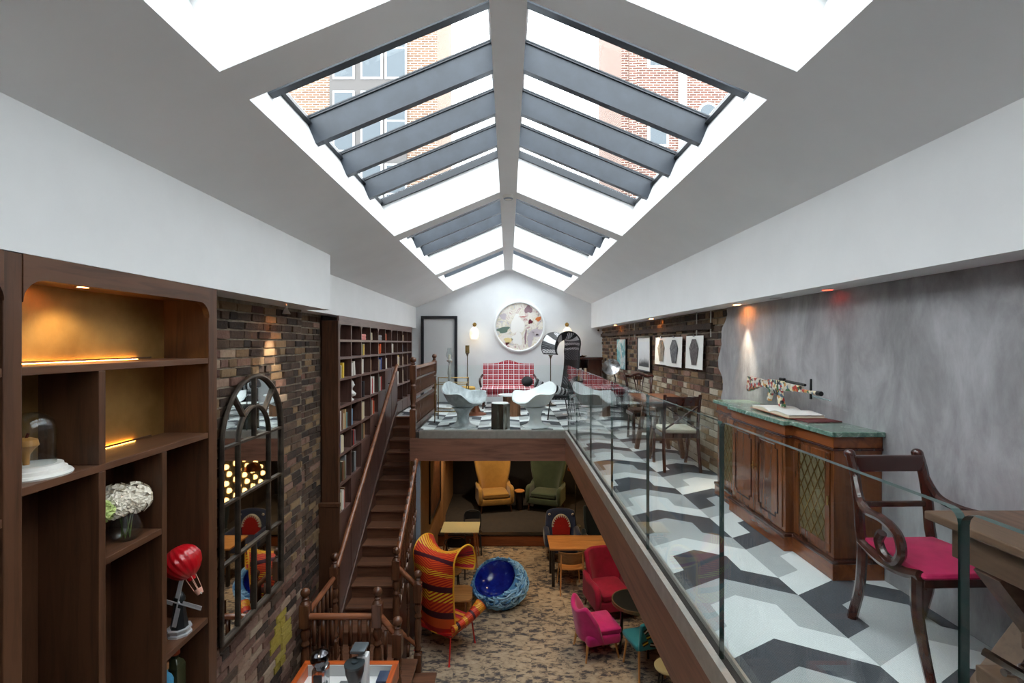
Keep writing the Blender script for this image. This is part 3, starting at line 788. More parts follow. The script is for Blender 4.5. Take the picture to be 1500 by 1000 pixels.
MB().bar((.018,0,zs),(.018,0,zs+hw*1.07),.02,.02,up=(1,0,0)).build('glazing_bar',fm,mr)
MB().tube([(.018,p,q) for p,q in arc(ih,0,PI,20)],.014,8).build('inner_arch_bar',fm,mr,True)
for t in (PI*.27,PI*.73):
    MB().bar((.018,ih*math.cos(t),zs+ih*1.07*math.sin(t)),(.018,hw*math.cos(t),zs+hw*1.07*math.sin(t)),.022,.026,up=(1,0,0)).build('glazing_bar',fm,mr)
ang=[0,PI*.27,PI*.5,PI*.73,PI]
panes=[]
for i in range(3):
    ye=[-hw,-ih,ih,hw] if i else [-hw,-ih,0,ih,hw]
    for a,b in zip(ye,ye[1:]): panes.append([(a,rows[i]),(b,rows[i]),(b,rows[i+1]),(a,rows[i+1])])
for a,b in zip(ang,ang[1:]): panes.append(arc(hw,a,b,8)+list(reversed(arc(ih,a,b,8))))
panes.append([(0,zs)]+arc(ih,0,PI/2,8)); panes.append([(0,zs)]+arc(ih,PI/2,PI,8))
for p in panes: MB().prism(p,'x',0,.008).build('mirror_pane',mirrorm,mr)
# ================================================================== GLASS BALUSTRADE
def gpanel(label,axis,a,b,c,z0=3.20,z1=4.338,th=.020):
    r=.03
    p=[(a,z0),(b,z0),(b,z1-r)]+[(b-r*(1-math.cos(t*PI/8)),z1-r+r*math.sin(t*PI/8)) for t in range(1,5)]+[(a+r*(1-math.cos(t*PI/8)),z1-r+r*math.sin(t*PI/8)) for t in range(4,0,-1)]+[(a,z1-r)]
    m=MB(); m.prism(p,axis,c-th/2,c+th/2); 
    for i in range(2,len(m.mi)): m.mi[i]=1
    o=m.build('glass_panel',[glassp,glassedge],gb,loc=rooted(gb)); return o
gb=thing('glass_balustrade','frameless clear glass balustrade of tall panels along the right walkway','balustrade',(.985,3.2,3.20))
yy=[-1.4,-.13,1.045,2.23,3.41,4.59,5.77,6.95,7.93]
nm=['glass walkway panel under the viewer','clear glass walkway panel nearest the camera beside the worn table','glass walkway panel beside the magenta-seated chair','glass walkway panel in front of the green-topped cabinet','third glass walkway panel from the camera, past the cabinet','glass walkway panel in front of the cream-seated chair','glass walkway panel second from the platform corner','glass walkway panel ending at the platform corner']
for i in range(8): gpanel(nm[i],'x',yy[i]+.003,yy[i+1]-.003,.985)
gb=thing('glass_balustrade','frameless clear glass balustrade across the front of the lounge platform','balustrade',(-.26,7.93,3.20))
gpanel('left glass panel along the platform front','y',-1.44,-.27,7.93); gpanel('right glass panel along the platform front','y',-.258,.965,7.93)

# ================================================================== BREAKFRONT CABINET
cb=thing('breakfront_cabinet','mahogany breakfront cabinet with green marble top and brass lattice doors','cabinet',(2.16,3.79,MZ))
XB=2.298; yA,yB_,yC,yD=2.97,3.385,4.185,4.62
def cpoly(o): # plan outline grown by o
    return [(XB,yA-o),(2.0-o,yA-o),(2.0-o,yB_-o),(1.94-o,yB_-o),(1.94-o,yC+o),(2.0-o,yC+o),(2.0-o,yD+o),(XB,yD+o)]
def cprism(o,z0,z1,name,mat,bev=.004):
    return MB().prism([(x-2.16,y-3.79) for x,y in cpoly(o)],'z',z0,z1).build(name,mat,cb,bevel=bev)
marble=NT('green_marble'); mv=marble.coords('Object',(1,1,1)); marblem=marble.fin(marble.ramp(marble.noise(mv,9,8,.7,2.2),[(.3,(52,76,66)),(.48,(96,126,112)),(.58,(120,146,132)),(.66,(176,190,178))]),.15,coat=.3)
cprism(.02,0,.10,'plinth',mahogY); cprism(.026,.10,.125,'plinth_moulding',mahogdk,.006); cprism(0,.125,.79,'carcass',mahog); cprism(.012,.79,.805,'frieze_bead',mahogdk,.003); cprism(.006,.805,.877,'frieze',mahogY); cprism(.03,.877,.907,'marble_top',marblem,.005)
fabric=plain('olive_pleated_fabric',(112,100,70),.9,c2=(88,78,54),nscale=30)
for (a,b) in ((yA+.03,yB_-.03),(yC+.03,yD-.03)):
    o=MB().box(-.168,-.160,a-3.79,b-3.79,.15,.20).box(-.168,-.160,a-3.79,b-3.79,.72,.77).box(-.168,-.160,a-3.79,a-3.745,.20,.72).box(-.168,-.160,b-3.835,b-3.79,.20,.72).build('lattice_door',mahog,cb,bevel=.002)
    A,B=a-3.745,b-3.835
    MB().box(-.162,-.1595,A,B,.20,.72).build('pleated_fabric',fabric,o)
    g=MB(); s=.07
    def seg(y0,z0,dy,dz):
        t0,t1=0,9
        for (p,d,lo,hi) in ((y0,dy,A,B),(z0,dz,.20,.72)):
            ta,tb=(lo-p)/d,(hi-p)/d
            if ta>tb: ta,tb=tb,ta
            t0,t1=max(t0,ta),min(t1,tb)
        if t1-t0>.01: g.bar((-.166,y0+dy*t0,z0+dz*t0),(-.166,y0+dy*t1,z0+dz*t1),.004,.005,up=(1,0,0))
    k=-12
    while k<14:
        seg(A+k*s,.20,1,1.7); seg(A+k*s,.20,-1,1.7) if k>0 else None; k+=1
    g.build('brass_lattice',brass,o); MB().box(-.172,-.166,a-3.79+.006,a-3.79+.02,.44,.50).build('escutcheon',brass,o)
for i,(a,b) in enumerate(((3.415,3.78),(3.79,4.155))):
    a-=3.79;b-=3.79
    o=MB().box(-.228,-.218,a,b,.15,.77).build('door',mahog,cb,bevel=.002)
    A,B,z0,z1,c=a+.05,b-.05,.20,.72,.03
    pts=[(A+c,z0),(B-c,z0),(B-c,z0+c),(B,z0+c),(B,z1-c),(B-c,z1-c),(B-c,z1),(A+c,z1),(A+c,z1-c),(A,z1-c),(A,z0+c),(A+c,z0+c)]
    MB().tube([(-.229,p,q) for p,q in pts],.006,6,closed=True).build('moulding',mahogdk,o,True)
    yk=b-.02 if i==0 else a+.02
    MB().box(-.233,-.228,yk-.006,yk+.006,.46,.52).build('escutcheon',brass,o); MB().tube([(-.232,yk,.49),(-.255,yk,.49)],.004,8).build('key',brass,o)

# ---- open book, red folder, rifle sculpture
zt=MZ+.907
rb=tag(MB().box(-.125,.125,-.20,.20,0,.008).build('red_folder',plain('burgundy_cover',(104,34,40),.5),loc=(2.145,3.50,zt),rot=(0,0,.12),bevel=.003),'flat burgundy folder under the open book on the green marble','folder')
ob=thing('open_book','large open blank book lying on the green marble top','book',(2.135,3.72,zt+.008),-.05)
MB().box(-.135,.135,-.30,.30,0,.004).build('cover',plain('book_cover_tan',(150,96,70),.6),ob)
for s,nme in ((-1,'left'),(1,'right')):
    f=lambda u,v,s=s:((v-.5)*.25,s*(.002+u*.285),.005+.028*math.sin(min(1,u*2.2)*PI/2)*(1-.55*u)+.004)
    MB().sheet(f,10,2,.004).build('top_page',paper,ob,True)
    pr=[(s*.002,.004)]+[(s*u*.285,.005+.026*math.sin(min(1,u*2.2)*PI/2)*(1-.55*u)) for u in [i/10 for i in range(11)]]+[(s*.287,.004)]
    MB().prism(pr if s<0 else pr,'x',-.122,.122).build('page_block',pagem,ob)
col=NT('multicolour_collage'); vv=col.node('ShaderNodeTexVoronoi'); vv.inputs['Scale'].default_value=42; col.link(col.coords('Object'),vv.inputs['Vector'])
sx=col.node('ShaderNodeSeparateColor'); col.link(vv.outputs['Color'],sx.inputs[0])
collage=col.fin(col.ramp(sx.outputs[0],[(0,(206,198,184)),(.2,(176,60,56)),(.34,(70,112,76)),(.46,(226,214,180)),(.6,(60,56,58)),(.7,(198,142,74)),(.82,(104,130,150)),(.92,(222,222,214))],'CONSTANT'),.35)
gn=thing('rifle_sculpture','rifle-shaped sculpture covered in multicoloured collage standing on the open book','sculpture',(2.15,3.80,zt+.045))
# local y: stock at +y, muzzle at -y ; z up from magazine foot
P=lambda pts,x0,x1,n,m=collage: MB().prism(pts,'x',x0,x1).build(n,m,gn,bevel=.004)
P([(.52,.205),(.53,.075),(.50,.07),(.33,.125),(.20,.13),(.20,.185),(.32,.195)],-.018,.018,'stock')
P([(.20,.125),(.20,.19),(.16,.205),(-.02,.205),(-.06,.19),(-.06,.125)],-.020,.020,'receiver')
P([(.17,.125),(.20,.03),(.165,.025),(.12,.125)],-.014,.014,'grip')
P([(.06,.125),(.05,.07),(.02,.0),(-.04,.0),(-.012,.07),(.0,.125)],-.014,.014,'magazine')
P([(-.06,.13),(-.06,.195),(-.26,.185),(-.27,.14)],-.018,.018,'handguard')
MB().tube([(0,-.26,.15),(0,-.44,.15)],.013,10).build('barrel',collage,gn,True)
MB().tube([(0,-.06,.205),(0,-.30,.195)],.010,8).build('gas_tube',blackm,gn,True)
P([(-.355,.10),(-.375,.10),(-.375,.245),(-.36,.245)],-.006,.006,'front_sight',blackm)
MB().tube([(0,-.44,.15),(0,-.48,.15)],.017,10).build('muzzle',blackm,gn,True); P([(.03,.205),(-.04,.205),(-.04,.225),(.02,.228)],-.010,.010,'rear_sight',blackm)
P([(-.38,.13),(-.58,.118),(-.58,.112),(-.38,.118)],-.004,.004,'bayonet',plain('pale_blade',(150,170,170),.2,.6))
MB().tube([(0,.12,.125),(0,.10,.095),(0,.075,.095),(0,.065,.125)],.004,6).build('trigger_guard',blackm,gn,True)

# ================================================================== CHAIRS AND TABLES ON THE WALKWAY
dkw=wood('polished_dark_mahogany',(38,17,13),(66,30,23),'z',.18,1,.6)
pinkv=plain('magenta_velvet',(190,18,84),.75,c2=(160,10,66),nscale=7)
def velvetise(m):
    b=m.node_tree.nodes['Principled BSDF']; b.inputs['Sheen Weight'].default_value=.15; b.inputs['Sheen Roughness'].default_value=.4
velvetise(pinkv)
def spl(pts,n=6):      # Catmull-Rom
    pts=[Vector(p) for p in pts]; out=[]
    for i in range(len(pts)-1):
        p0,p1,p2,p3=pts[max(i-1,0)],pts[i],pts[i+1],pts[min(i+2,len(pts)-1)]
        for k in range(n):
            t=k/n; out.append(.5*((2*p1)+(p2-p0)*t+(2*p0-5*p1+4*p2-p3)*t*t+(3*p1-p0-3*p2+p3)*t**3))
    out.append(pts[-1]); return out
rc=thing('regency_armchair','dark polished scroll-arm chair with magenta velvet seat beside the worn table','chair',(2.01,2.29,MZ),.03)
for s in (-1,1):
    xb,xf=s*.185,s*.235
    MB().tube(spl([(xb,.27,0),(xb,.215,.20),(xb,.20,.40),(xb,.215,.50),(xb,.225,.62),(xb,.25,.76),(xb,.285,.865)]),.0235,8).build('back_post',dkw,rc,True)
    MB().tube(spl([(xf,-.25,0),(xf,-.215,.12),(xf,-.18,.28),(xf,-.175,.43)]),[.019+.006*i/18 for i in range(19)],8).build('front_leg',dkw,rc,True)
    MB().tube(spl([(xb,.205,.43),(s*.21,.05,.405),(xf,-.10,.42),(xf,-.195,.445)]),.024,8).build('side_rail',dkw,rc,True)
    MB().tube(spl([(xb,.25,.76),(s*.205,.19,.66),(s*.24,.10,.625),(s*.255,-.02,.625),(s*.255,-.10,.585),(s*.255,-.12,.51),(s*.25,-.075,.45),(s*.245,-.01,.46),(s*.245,.02,.51),(s*.245,.0,.555)]),.021,8).build('arm',dkw,rc,True)
    MB().ball((xb,.288,.862),(.026,.03,.026),10,8).build('scroll',dkw,rc,True)
MB().box(-.185,.185,.245,.275,.775,.86).build('top_rail',dkw,rc,bevel=.008); MB().box(-.185,.185,.215,.235,.60,.63).build('mid_rail',dkw,rc,bevel=.006)
MB().box(-.225,.225,-.20,-.17,.39,.44).box(-.185,.185,.18,.21,.39,.44).build('seat_rail',dkw,rc,bevel=.005)
MB().add([(-.235,-.215,.43),(.235,-.215,.43),(.185,.20,.43),(-.185,.20,.43),(-.235,-.215,.455),(.235,-.215,.455),(.185,.20,.455),(-.185,.20,.455),(0,-.03,.49)],[(3,2,1,0),(0,1,5,4),(1,2,6,5),(2,3,7,6),(3,0,4,7),(4,5,8),(5,6,8),(6,7,8),(7,4,8)]).build('seat_cushion',pinkv,rc,True,bevel=.015)

nt=thing('worn_table','worn wooden work table at the near right edge','table',(2.0,1.38,MZ))
MB().box(-.28,.29,-.62,.62,.725,.76).build('top',tableold,nt,bevel=.006); MB().box(-.23,.27,-.55,.55,.60,.725).build('apron',tableold,nt,bevel=.004)
for y in (.42,-.42):
    MB().bar((-.2,y,.60),(.24,y,.02),.05,.10,up=(0,1,0)).build('crossed_leg',tableoldX,nt); MB().bar((.2,y+.05,.60),(-.24,y+.05,.02),.05,.10,up=(0,1,0)).build('crossed_leg',tableoldX,nt)
MB().box(-.06,.04,-.4,.45,.29,.36).build('stretcher',tableold,nt,bevel=.004); MB().box(-.34,-.02,.10,.34,.25,.31).build('vice_jaw',tableoldX,nt,bevel=.006)
vi=thing('steel_clamp','bright steel clamp on the low wooden jaw of the worn table','clamp',(1.74,1.60,MZ+.31))
MB().rbox((0,0,.035),(.07,.05,.07),.01,2).build('body',chrome,vi,True); MB().tube([(-.10,.0,.05),(.06,0,.03)],.012,10).build('screw',chrome,vi,True); MB().bar((-.12,.05,.09),(-.06,-.06,.06),.02,.02).build('handle',chrome,vi); MB().lathe([(.03,0),(.03,.02),(.0,.025)],14,c=(.07,0,0)).build('nut',chrome,vi,True)

wt=thing('wooden_table','small brown wooden table against the brick wall','table',(1.985,6.37,MZ))
tw=wood('warm_table_top',(124,72,44),(164,104,68),'x',.3)
MB().box(-.31,.29,-.38,.38,.72,.75).build('top',tw,wt,bevel=.006); MB().box(-.25,.24,-.32,.32,.65,.72).build('apron',tableold,wt)
for y in (-.28,.28):
    for s in (-1,1): MB().bar((s*.10,y,.65),(s*.22,y,0),.05,.06,up=(0,1,0)).build('splayed_leg',tableoldX,wt)
    MB().bar((-.17,y,.25),(.17,y,.25),.03,.05).build('stretcher',tableoldX,wt)
creamseat=plain('cream_leather',(226,220,200),.5)
xc=thing('cross_back_chair','dark cross-back dining chair with cream seat, back turned to the camera','chair',(1.96,5.66,MZ),PI-.03)
for s in (-1,1):
    MB().tube(spl([(s*.20,.25,0),(s*.195,.20,.25),(s*.19,.19,.45),(s*.19,.21,.65),(s*.195,.25,.87)]),.019,8).build('back_post',dkw,xc,True)
    MB().tube(spl([(s*.19,-.23,0),(s*.20,-.20,.18),(s*.195,-.175,.42)]),.019,8).build('front_leg',dkw,xc,True)
    MB().box(s*.19-.014,s*.19+.014,-.18,.19,.38,.43).build('seat_rail',dkw,xc)
    MB().bar((-s*.18,.20,.48),(s*.18,.232,.74),.014,.022,up=(0,1,0)).build('cross_splat',dkw,xc)
MB().box(-.19,.19,-.19,-.165,.38,.43).box(-.19,.19,.18,.205,.38,.43).build('seat_rail',dkw,xc)
f=lambda u,v:((u-.5)*.39,.222+.03*v+.03*(1-(2*u-1)**2),.75+.10*v)
MB().sheet(f,8,2,.02).build('top_rail',dkw,xc,True)
MB().rbox((0,0,.45),(.37,.36,.05),.02,3,sub=3,bulge=.02).build('seat_pad',creamseat,xc,True)
ch=thing('splat_back_chair','dark carved splat-back chair behind the brown table by the brick wall','chair',(2.02,7.22,MZ))
for s in (-1,1):
    MB().tube(spl([(s*.17,.24,0),(s*.17,.20,.45),(s*.18,.23,.75),(s*.205,.27,.93)]),.02,8).build('back_post',dkw,ch,True)
    MB().box(s*.20-.02,s*.20+.02,-.22,-.18,0,.42).build('front_leg',dkw,ch)
MB().tube(spl([(-.225,.272,.925),(-.20,.272,.945),(-.13,.272,.935),(-.06,.272,.96),(0,.272,.972),(.06,.272,.96),(.13,.272,.935),(.20,.272,.945),(.225,.272,.925)]),.021,8).build('crest_rail',dkw,ch,True)
for x in (-.04,-.014,.014,.04):
    MB().tube(spl([(x*.8,.21,.47),(x*.7,.225,.62),(x*1.3,.25,.80),(x*2.0,.268,.93)]),.008,6).build('splat_bar',dkw,ch,True)
MB().box(-.06,.06,.255,.275,.885,.945).build('splat_head',dkw,ch,bevel=.01)
MB().box(-.21,.21,-.21,.21,.38,.44).build('seat_frame',dkw,ch,bevel=.008); MB().rbox((0,0,.455),(.38,.36,.04),.015,2).build('seat_pad',plain('brown_leather',(70,46,36),.5),ch,True)

# ================================================================== PICTURES ON THE BRICK WALL
WX=2.302
def rod(y,z1,label):
    o=tag(MB().tube([(WX-.01,y,5.073),(WX-.01,y,z1)],.007,8).build('hanging_rod',steel,None,True),label,'picture rod','picture hanging rods'); return o
rod(9.16,4.77,'thin steel rod hanging left of the black-framed photograph'); rod(8.75,4.775,'thin steel rod directly above the black-framed photograph left edge'); rod(5.88,4.79,'thin steel rod holding the rightmost coffin print'); rod(5.47,4.77,'bare steel rod hanging nearest the plaster edge')
def printmat(n,c1,c2,c3):
    t=NT(n); return t.fin(t.ramp(t.noise(t.coords('Object'),14,8,.75,1.5),[(.3,c1),(.5,c2),(.7,c3)]),.7)
inks=[printmat('sepia_ink',(84,74,64),(140,128,112),(190,180,164)),printmat('grey_ink',(36,36,38),(92,92,94),(160,160,160)),printmat('charcoal_ink',(40,34,36),(88,80,80),(140,134,132))]
for i,(y0,y1,z0,z1,lab) in enumerate(((6.91,7.50,4.38,4.785,'white print of a sepia coffin shape, leftmost of three'),(6.33,6.93,4.375,4.785,'white print of a black coffin shape, middle of three'),(5.63,6.17,4.385,4.79,'white print of a dark coffin shape, rightmost of three'))):
    yc=(y0+y1)/2; h=z1-z0; wd=y1-y0
    p=thing('coffin_print',lab,'print',(WX-.012-.006*i,yc,z0),0,'coffin prints')
    f=lambda u,v:(-.012*(2*u-1)**2*(1-v)-.004,(u-.5)*wd,v*h)
    MB().sheet(f,8,4,.003).build('paper_sheet',paper,p,True)
    q=[(-.10,.90),(.10,.90),(.27,.62),(.13,.12),(-.13,.12),(-.27,.62)]
    MB().prism([(a*wd,b*h) for a,b in q],'x',-.016,-.0125).build('printed_shape',inks[i],p)
    MB().box(-.02,.0,-.02,.02,h-.012,h+.02).build('clip',chrome,p)
bwm=NT('black_white_photo'); bwv=bwm.coords('Object',(1,1,1)); sp=bwm.node('ShaderNodeSeparateXYZ'); bwm.link(bwv,sp.inputs[0])
hh=bwm.math('ADD',bwm.math('MULTIPLY',sp.outputs['Z'],1.9),bwm.math('MULTIPLY',bwm.noise(bwv,5,5,.6,.6),.35))
bwp=bwm.fin(bwm.ramp(hh,[(.2,(58,58,60)),(.42,(40,40,42)),(.5,(150,150,150)),(.58,(214,214,214)),(.9,(226,228,230))]),.4)
pf=thing('framed_photograph','black and white photograph in a black frame on the brick wall','picture',(WX,8.14,4.225))
MB().box(-.03,0,-.39,.39,0,.02).box(-.03,0,-.39,.39,.565,.585).box(-.03,0,-.39,-.37,.02,.565).box(-.03,0,.37,.39,.02,.565).build('frame',blackm,pf); MB().box(-.018,-.002,-.37,.37,.02,.565).build('white_mount',paper,pf); MB().box(-.022,-.018,-.29,.29,.08,.50).build('photo_print',bwp,pf)
tl=NT('teal_painting'); tv=tl.coords('Object',(1,1,1)); tlm=tl.fin(tl.ramp(tl.noise(tv,4.5,4,.6,1.2),[(.32,(168,120,76)),(.42,(206,214,214)),(.5,(96,160,168)),(.7,(64,132,140))]),.5)
tp=thing('teal_painting','narrow teal canvas hanging farthest along the brick wall','picture',(WX,9.73,4.18)); MB().box(-.03,0,-.36,.36,0,.60).build('canvas_edge',blackm,tp); MB().box(-.034,-.03,-.355,.355,.005,.595).build('painted_face',tlm,tp)

# ================================================================== FAR LOUNGE
def marbmat():
    t=NT('grey_marbled_fibreglass'); v=t.coords('Object',(1,1,.5)); return t.fin(t.ramp(t.noise(v,7,8,.75,.6),[(.3,(140,146,150)),(.5,(182,187,190)),(.7,(216,219,221))]),.35)
def tulip(label,loc,rz,mat):
    c=thing('shell_armchair',label,'armchair',loc,rz,'shell armchairs')
    def sh(u,v):
        a=2*PI*u; t=(1-math.cos(a))/2; s2=math.sin(a)**2
        def ip(tab):
            d=min(a,2*PI-a)*180/PI
            for (x0,y0),(x1,y1) in zip(tab,tab[1:]):
                if d<=x1+1e-6: q=(d-x0)/(x1-x0); q=q*q*(3-2*q); return y0+(y1-y0)*q
        h=ip([(0,.43),(28,.45),(62,.61),(95,.59),(180,.77)]); R=ip([(0,.33),(55,.395),(100,.345),(180,.30)])
        r=max(v,.02); z=.355+(h-.355)*r**2.6; rr=R*r**.7*(1+.06*(r**3))
        return (math.sin(a)*rr,-math.cos(a)*rr+.02*t*r,z)
    MB().sheet(sh,40,12,.022).build('seat_shell',mat,c,True)
    MB().lathe([(.0,0),(.235,0),(.235,.012),(.17,.035),(.12,.075),(.10,.14),(.105,.22),(.14,.29),(.20,.345),(.0,.352)],28).build('pedestal',mat,c,True)
    return c
tulip('grey marbled shell armchair on a flared pedestal at the platform edge',(-.79,8.42,MZ),facing(.85,-.55),marbmat())
tulip('white shell armchair on a flared pedestal, right of the silver stump',(.47,8.42,MZ),facing(-.85,-.55),whitegl)
stm=thing('silver_stump_stool','polished silver tree-stump stool with a pale top','stool',(-.14,8.24,MZ))
random.seed(4)
def stumpf(r,h,seg=36,k=.012):
    m=MB(); ph=[random.uniform(0,6) for _ in range(4)]
    rr=lambda a:r+k*math.sin(5*a+ph[0])+k*.7*math.sin(9*a+ph[1])+k*.4*math.sin(17*a+ph[2])
    vs=[];fs=[]
    zz=[0,.03,.5*h,h-.012,h]
    for j,z in enumerate(zz):
        for i in range(seg):
            a=2*PI*i/seg; q=rr(a)*(1.05 if j==0 else (.98 if j==4 else 1)); vs.append((q*math.cos(a),q*math.sin(a),z))
    for j in range(4):
        for i in range(seg): l=(i+1)%seg; fs.append((j*seg+i,j*seg+l,(j+1)*seg+l,(j+1)*seg+i))
    fs.append(tuple(reversed(range(seg)))); fs.append(tuple(4*seg+i for i in range(seg))); return m.add(vs,fs)
stumpf(.148,.43).build('trunk',plain('polished_nickel',(150,146,138),.16,1),stm,True); MB().lathe([(.0,.43),(.142,.43),(.138,.44),(0,.44)],28).build('pale_top',whitegl,stm,True)
wst=thing('stump_table','round white-topped stump table in front of the plaid sofa','table',(.07,9.72,MZ)); stumpf(.17,.40).build('trunk',wood('stump_bark',(88,54,34),(136,92,62),'z',.6),wst,True); MB().lathe([(0,.40),(.27,.40),(.27,.42),(0,.42)],32).build('top',whitegl,wst,True)
tt=thing('trumpet_table','small white-topped table on a copper trumpet base','table',(-.66,9.85,MZ)); MB().lathe([(0,0),(.22,0),(.215,.015),(.10,.06),(.06,.16),(.07,.30),(.14,.45),(.0,.46)],28).build('pedestal',plain('copper_brown',(132,76,52),.3,.5),tt,True); MB().lathe([(0,.46),(.21,.46),(.21,.48),(0,.48)],32).build('top',whitegl,tt,True)
ys_=thing('yellow_stool','round ochre cushioned stool beside the drinks trolley','stool',(-.87,10.5,MZ)); MB().lathe([(0,.42),(.14,.42),(.155,.44),(.155,.49),(.13,.51),(0,.515)],24).build('cushion',plain('ochre_fabric',(206,158,76),.8),ys_,True)
for i in range(4):
    a=PI/4+i*PI/2; MB().tube([(.08*math.cos(a),.08*math.sin(a),.42),(.14*math.cos(a),.14*math.sin(a),0)],.011,8).build('leg',oakZ,ys_,True)
# plaid sofa
pl=NT('red_tartan'); pv=pl.coords('Object',(1,1,1)); sp=pl.node('ShaderNodeSeparateXYZ'); pl.link(pv,sp.inputs[0])
stops=[(0,(236,236,238)),(.13,(190,40,52)),(.40,(96,84,100)),(.46,(190,40,52)),(.62,(214,176,184)),(.70,(150,34,48)),(.88,(190,40,52))]
fx=pl.math('FRACT',pl.math('MULTIPLY',sp.outputs['X'],8.4)); fz=pl.math('FRACT',pl.math('MULTIPLY',pl.math('ADD',sp.outputs['Z'],sp.outputs['Y']),7.6))
a1=pl.ramp(fx,stops,'CONSTANT'); a2=pl.ramp(fz,stops,'CONSTANT')
wx=pl.math('LESS_THAN',fx,.13); wz=pl.math('LESS_THAN',fz,.13)
mixd=pl.mix(.5,a1,a2); c1=pl.mix(pl.math('MAXIMUM',wx,wz),mixd,(236,236,240)); plaid=pl.fin(c1,.85)
sf=thing('tartan_sofa','red and white tartan camel-back sofa against the white wall','sofa',(.0,10.92,MZ))
f=lambda u,v:((u-.5)*1.18,.20+.09*v,.42+v*(.55+.085*math.exp(-((u-.5)/.17)**2)))
MB().sheet(f,26,8,.09).build('backrest',plaid,sf,True)
MB().rbox((0,-.06,.40),(1.24,.56,.13),.045,3,sub=4,bulge=.02).build('seat_cushion',plaid,sf,True); MB().box(-.58,.58,-.30,.24,.28,.34).build('seat_frame',plaid,sf,bevel=.01)
for s in (-1,1):
    MB().tube(spl([(s*.59,.20,.72),(s*.63,.05,.66),(s*.635,-.12,.64),(s*.63,-.17,.58),(s*.61,-.12,.47)]),.026,8).build('scroll_arm',dkw,sf,True)
    for y in (-.27,.20): MB().tube([(s*.54,y,.28),(s*.56,y+(.03 if y>0 else -.02),0)],[.028,.018],8).build('leg',dkw,sf,True)
cu=tag(MB().ball((0,0,.115),(.13,.055,.115),18,12).build('oval_cushion',plain('black_velvet',(34,36,38),.7),None,True,loc=(.42,10.72,MZ+.487),rot=(-.15,0,0)),'black oval cushion on the right end of the tartan sofa','cushion')
# drinks trolley with hurricane lamp
tr=thing('drinks_trolley','brass drinks trolley on castors beside the stair balustrade','trolley',(-1.05,9.04,MZ))
X0,X1,Y0_,Y1_=-.29,.29,-.22,.22
for x in (X0,X1):
    for y in (Y0_,Y1_):
        h=.72 if y<0 else .80
        MB().tube([(x,y,.07),(x,y,h)],.009,8).build('upright',brass,tr,True); wv_=MB().tube([(x-.008,y,.035),(x+.008,y,.035)],.035,14).build('castor',blackm,tr,True)
        MB().box(x-.006,x+.006,y-.006,y+.006,.035,.08).build('castor_fork',brass,tr)
for z in (.20,.70):
    MB().tube([(X0,Y0_,z),(X1,Y0_,z),(X1,Y1_,z),(X0,Y1_,z)],.009,8,closed=True).build('tray_rail',brass,tr,True); MB().box(X0+.008,X1-.008,Y0_+.008,Y1_-.008,z-.004,z+.004).build('glass_tray',clear,tr)
MB().tube([(X0,Y1_,.79),(X1,Y1_,.79)],.009,8).build('back_rail',brass,tr,True)
hl=thing('hurricane_lamp','silver candlestick with glass hurricane shade on the drinks trolley','lamp',(-1.10,9.04,MZ+.704))
MB().lathe([(.055,0),(.05,.012),(.02,.03),(.03,.06),(.022,.10),(.038,.18),(.034,.24),(.014,.34),(.012,.38),(.05,.41),(.052,.43),(.03,.445),(.0,.45)],18).build('candlestick',plain('dull_silver',(180,178,172),.3,.45),hl,True)
MB().lathe([(.022,.45),(.022,.53),(.0,.535)],14).build('candle',plain('ivory_wax',(236,228,206),.5),hl,True)
MB().lathe([(.035,.45),(.062,.50),(.064,.54),(.042,.60),(.04,.66),(.037,.66),(.039,.60),(.06,.54),(.058,.50),(.03,.452)],20,ring=True).build('glass_shade',clear,hl,True)
def candle_stand(label,loc,h,cup=True):
    c=thing('candle_stand',label,'candle stand',loc,0,'tall candle stands'); bz=plain('antique_bronze',(92,78,62),.4,.7)
    MB().lathe([(.13,0),(.125,.015),(.05,.03),(.016,.06)],20).build('base',bz,c,True); MB().lathe([(.014,.04),(.011,h-.30),(.012,h-.24)],10).build('stem',bz,c,True)
    MB().lathe([(.012,h-.26),(.03,h-.20),(.055,h-.175),(.05,h-.17),(.0,h-.18)],18).build('drip_cup',bz,c,True)
    MB().lathe([(.05,h-.17),(.05,h),(.046,h),(.046,h-.165)],18,ring=True).build('cylinder_shade',glass('smoked_glass',(214,206,184),1.45) if cup else clear,c,True)
candle_stand('tall bronze candle stand with smoked cylinder left of the tartan sofa',(-.96,11.35,MZ),1.40); candle_stand('tall bronze candle stand right of the tartan sofa',(.99,11.3,MZ),1.34,False)
# woven hood chairs
def woven(name,A,B,freq=46,chev=9):
    t=NT(name); tc=t.node('ShaderNodeTexCoord'); s=t.node('ShaderNodeSeparateXYZ'); t.link(tc.outputs['UV'],s.inputs[0])
    ch=t.math('ABSOLUTE',t.math('SUBTRACT',s.outputs['X'],.5))
    m=t.math('GREATER_THAN',t.math('FRACT',t.math('SUBTRACT',t.math('MULTIPLY',s.outputs['Y'],freq),t.math('MULTIPLY',ch,chev))),.5)
    wv=t.math('MULTIPLY',s.outputs['Y'],1.0)
    c=t.mix(m,t.ramp(wv,A,'CONSTANT'),t.ramp(wv,B,'CONSTANT'))
    t.bump(t.math('FRACT',t.math('SUBTRACT',t.math('MULTIPLY',s.outputs['Y'],freq),t.math('MULTIPLY',ch,chev))),.3,.006); return t.fin(c,.55)
Rd,Or,Ye,Pu,Pk=(186,24,24),(226,84,26),(240,196,44),(70,18,34),(206,40,70)
wA=[(0,Rd),(.05,Or),(.11,Pu),(.15,Rd),(.24,Rd),(.27,Pu),(.31,Rd),(.40,Rd),(.47,Rd),(.53,Pu),(.57,Rd),(.66,Or),(.76,Pk),(.82,Pu),(.86,Or),(.94,Rd)]
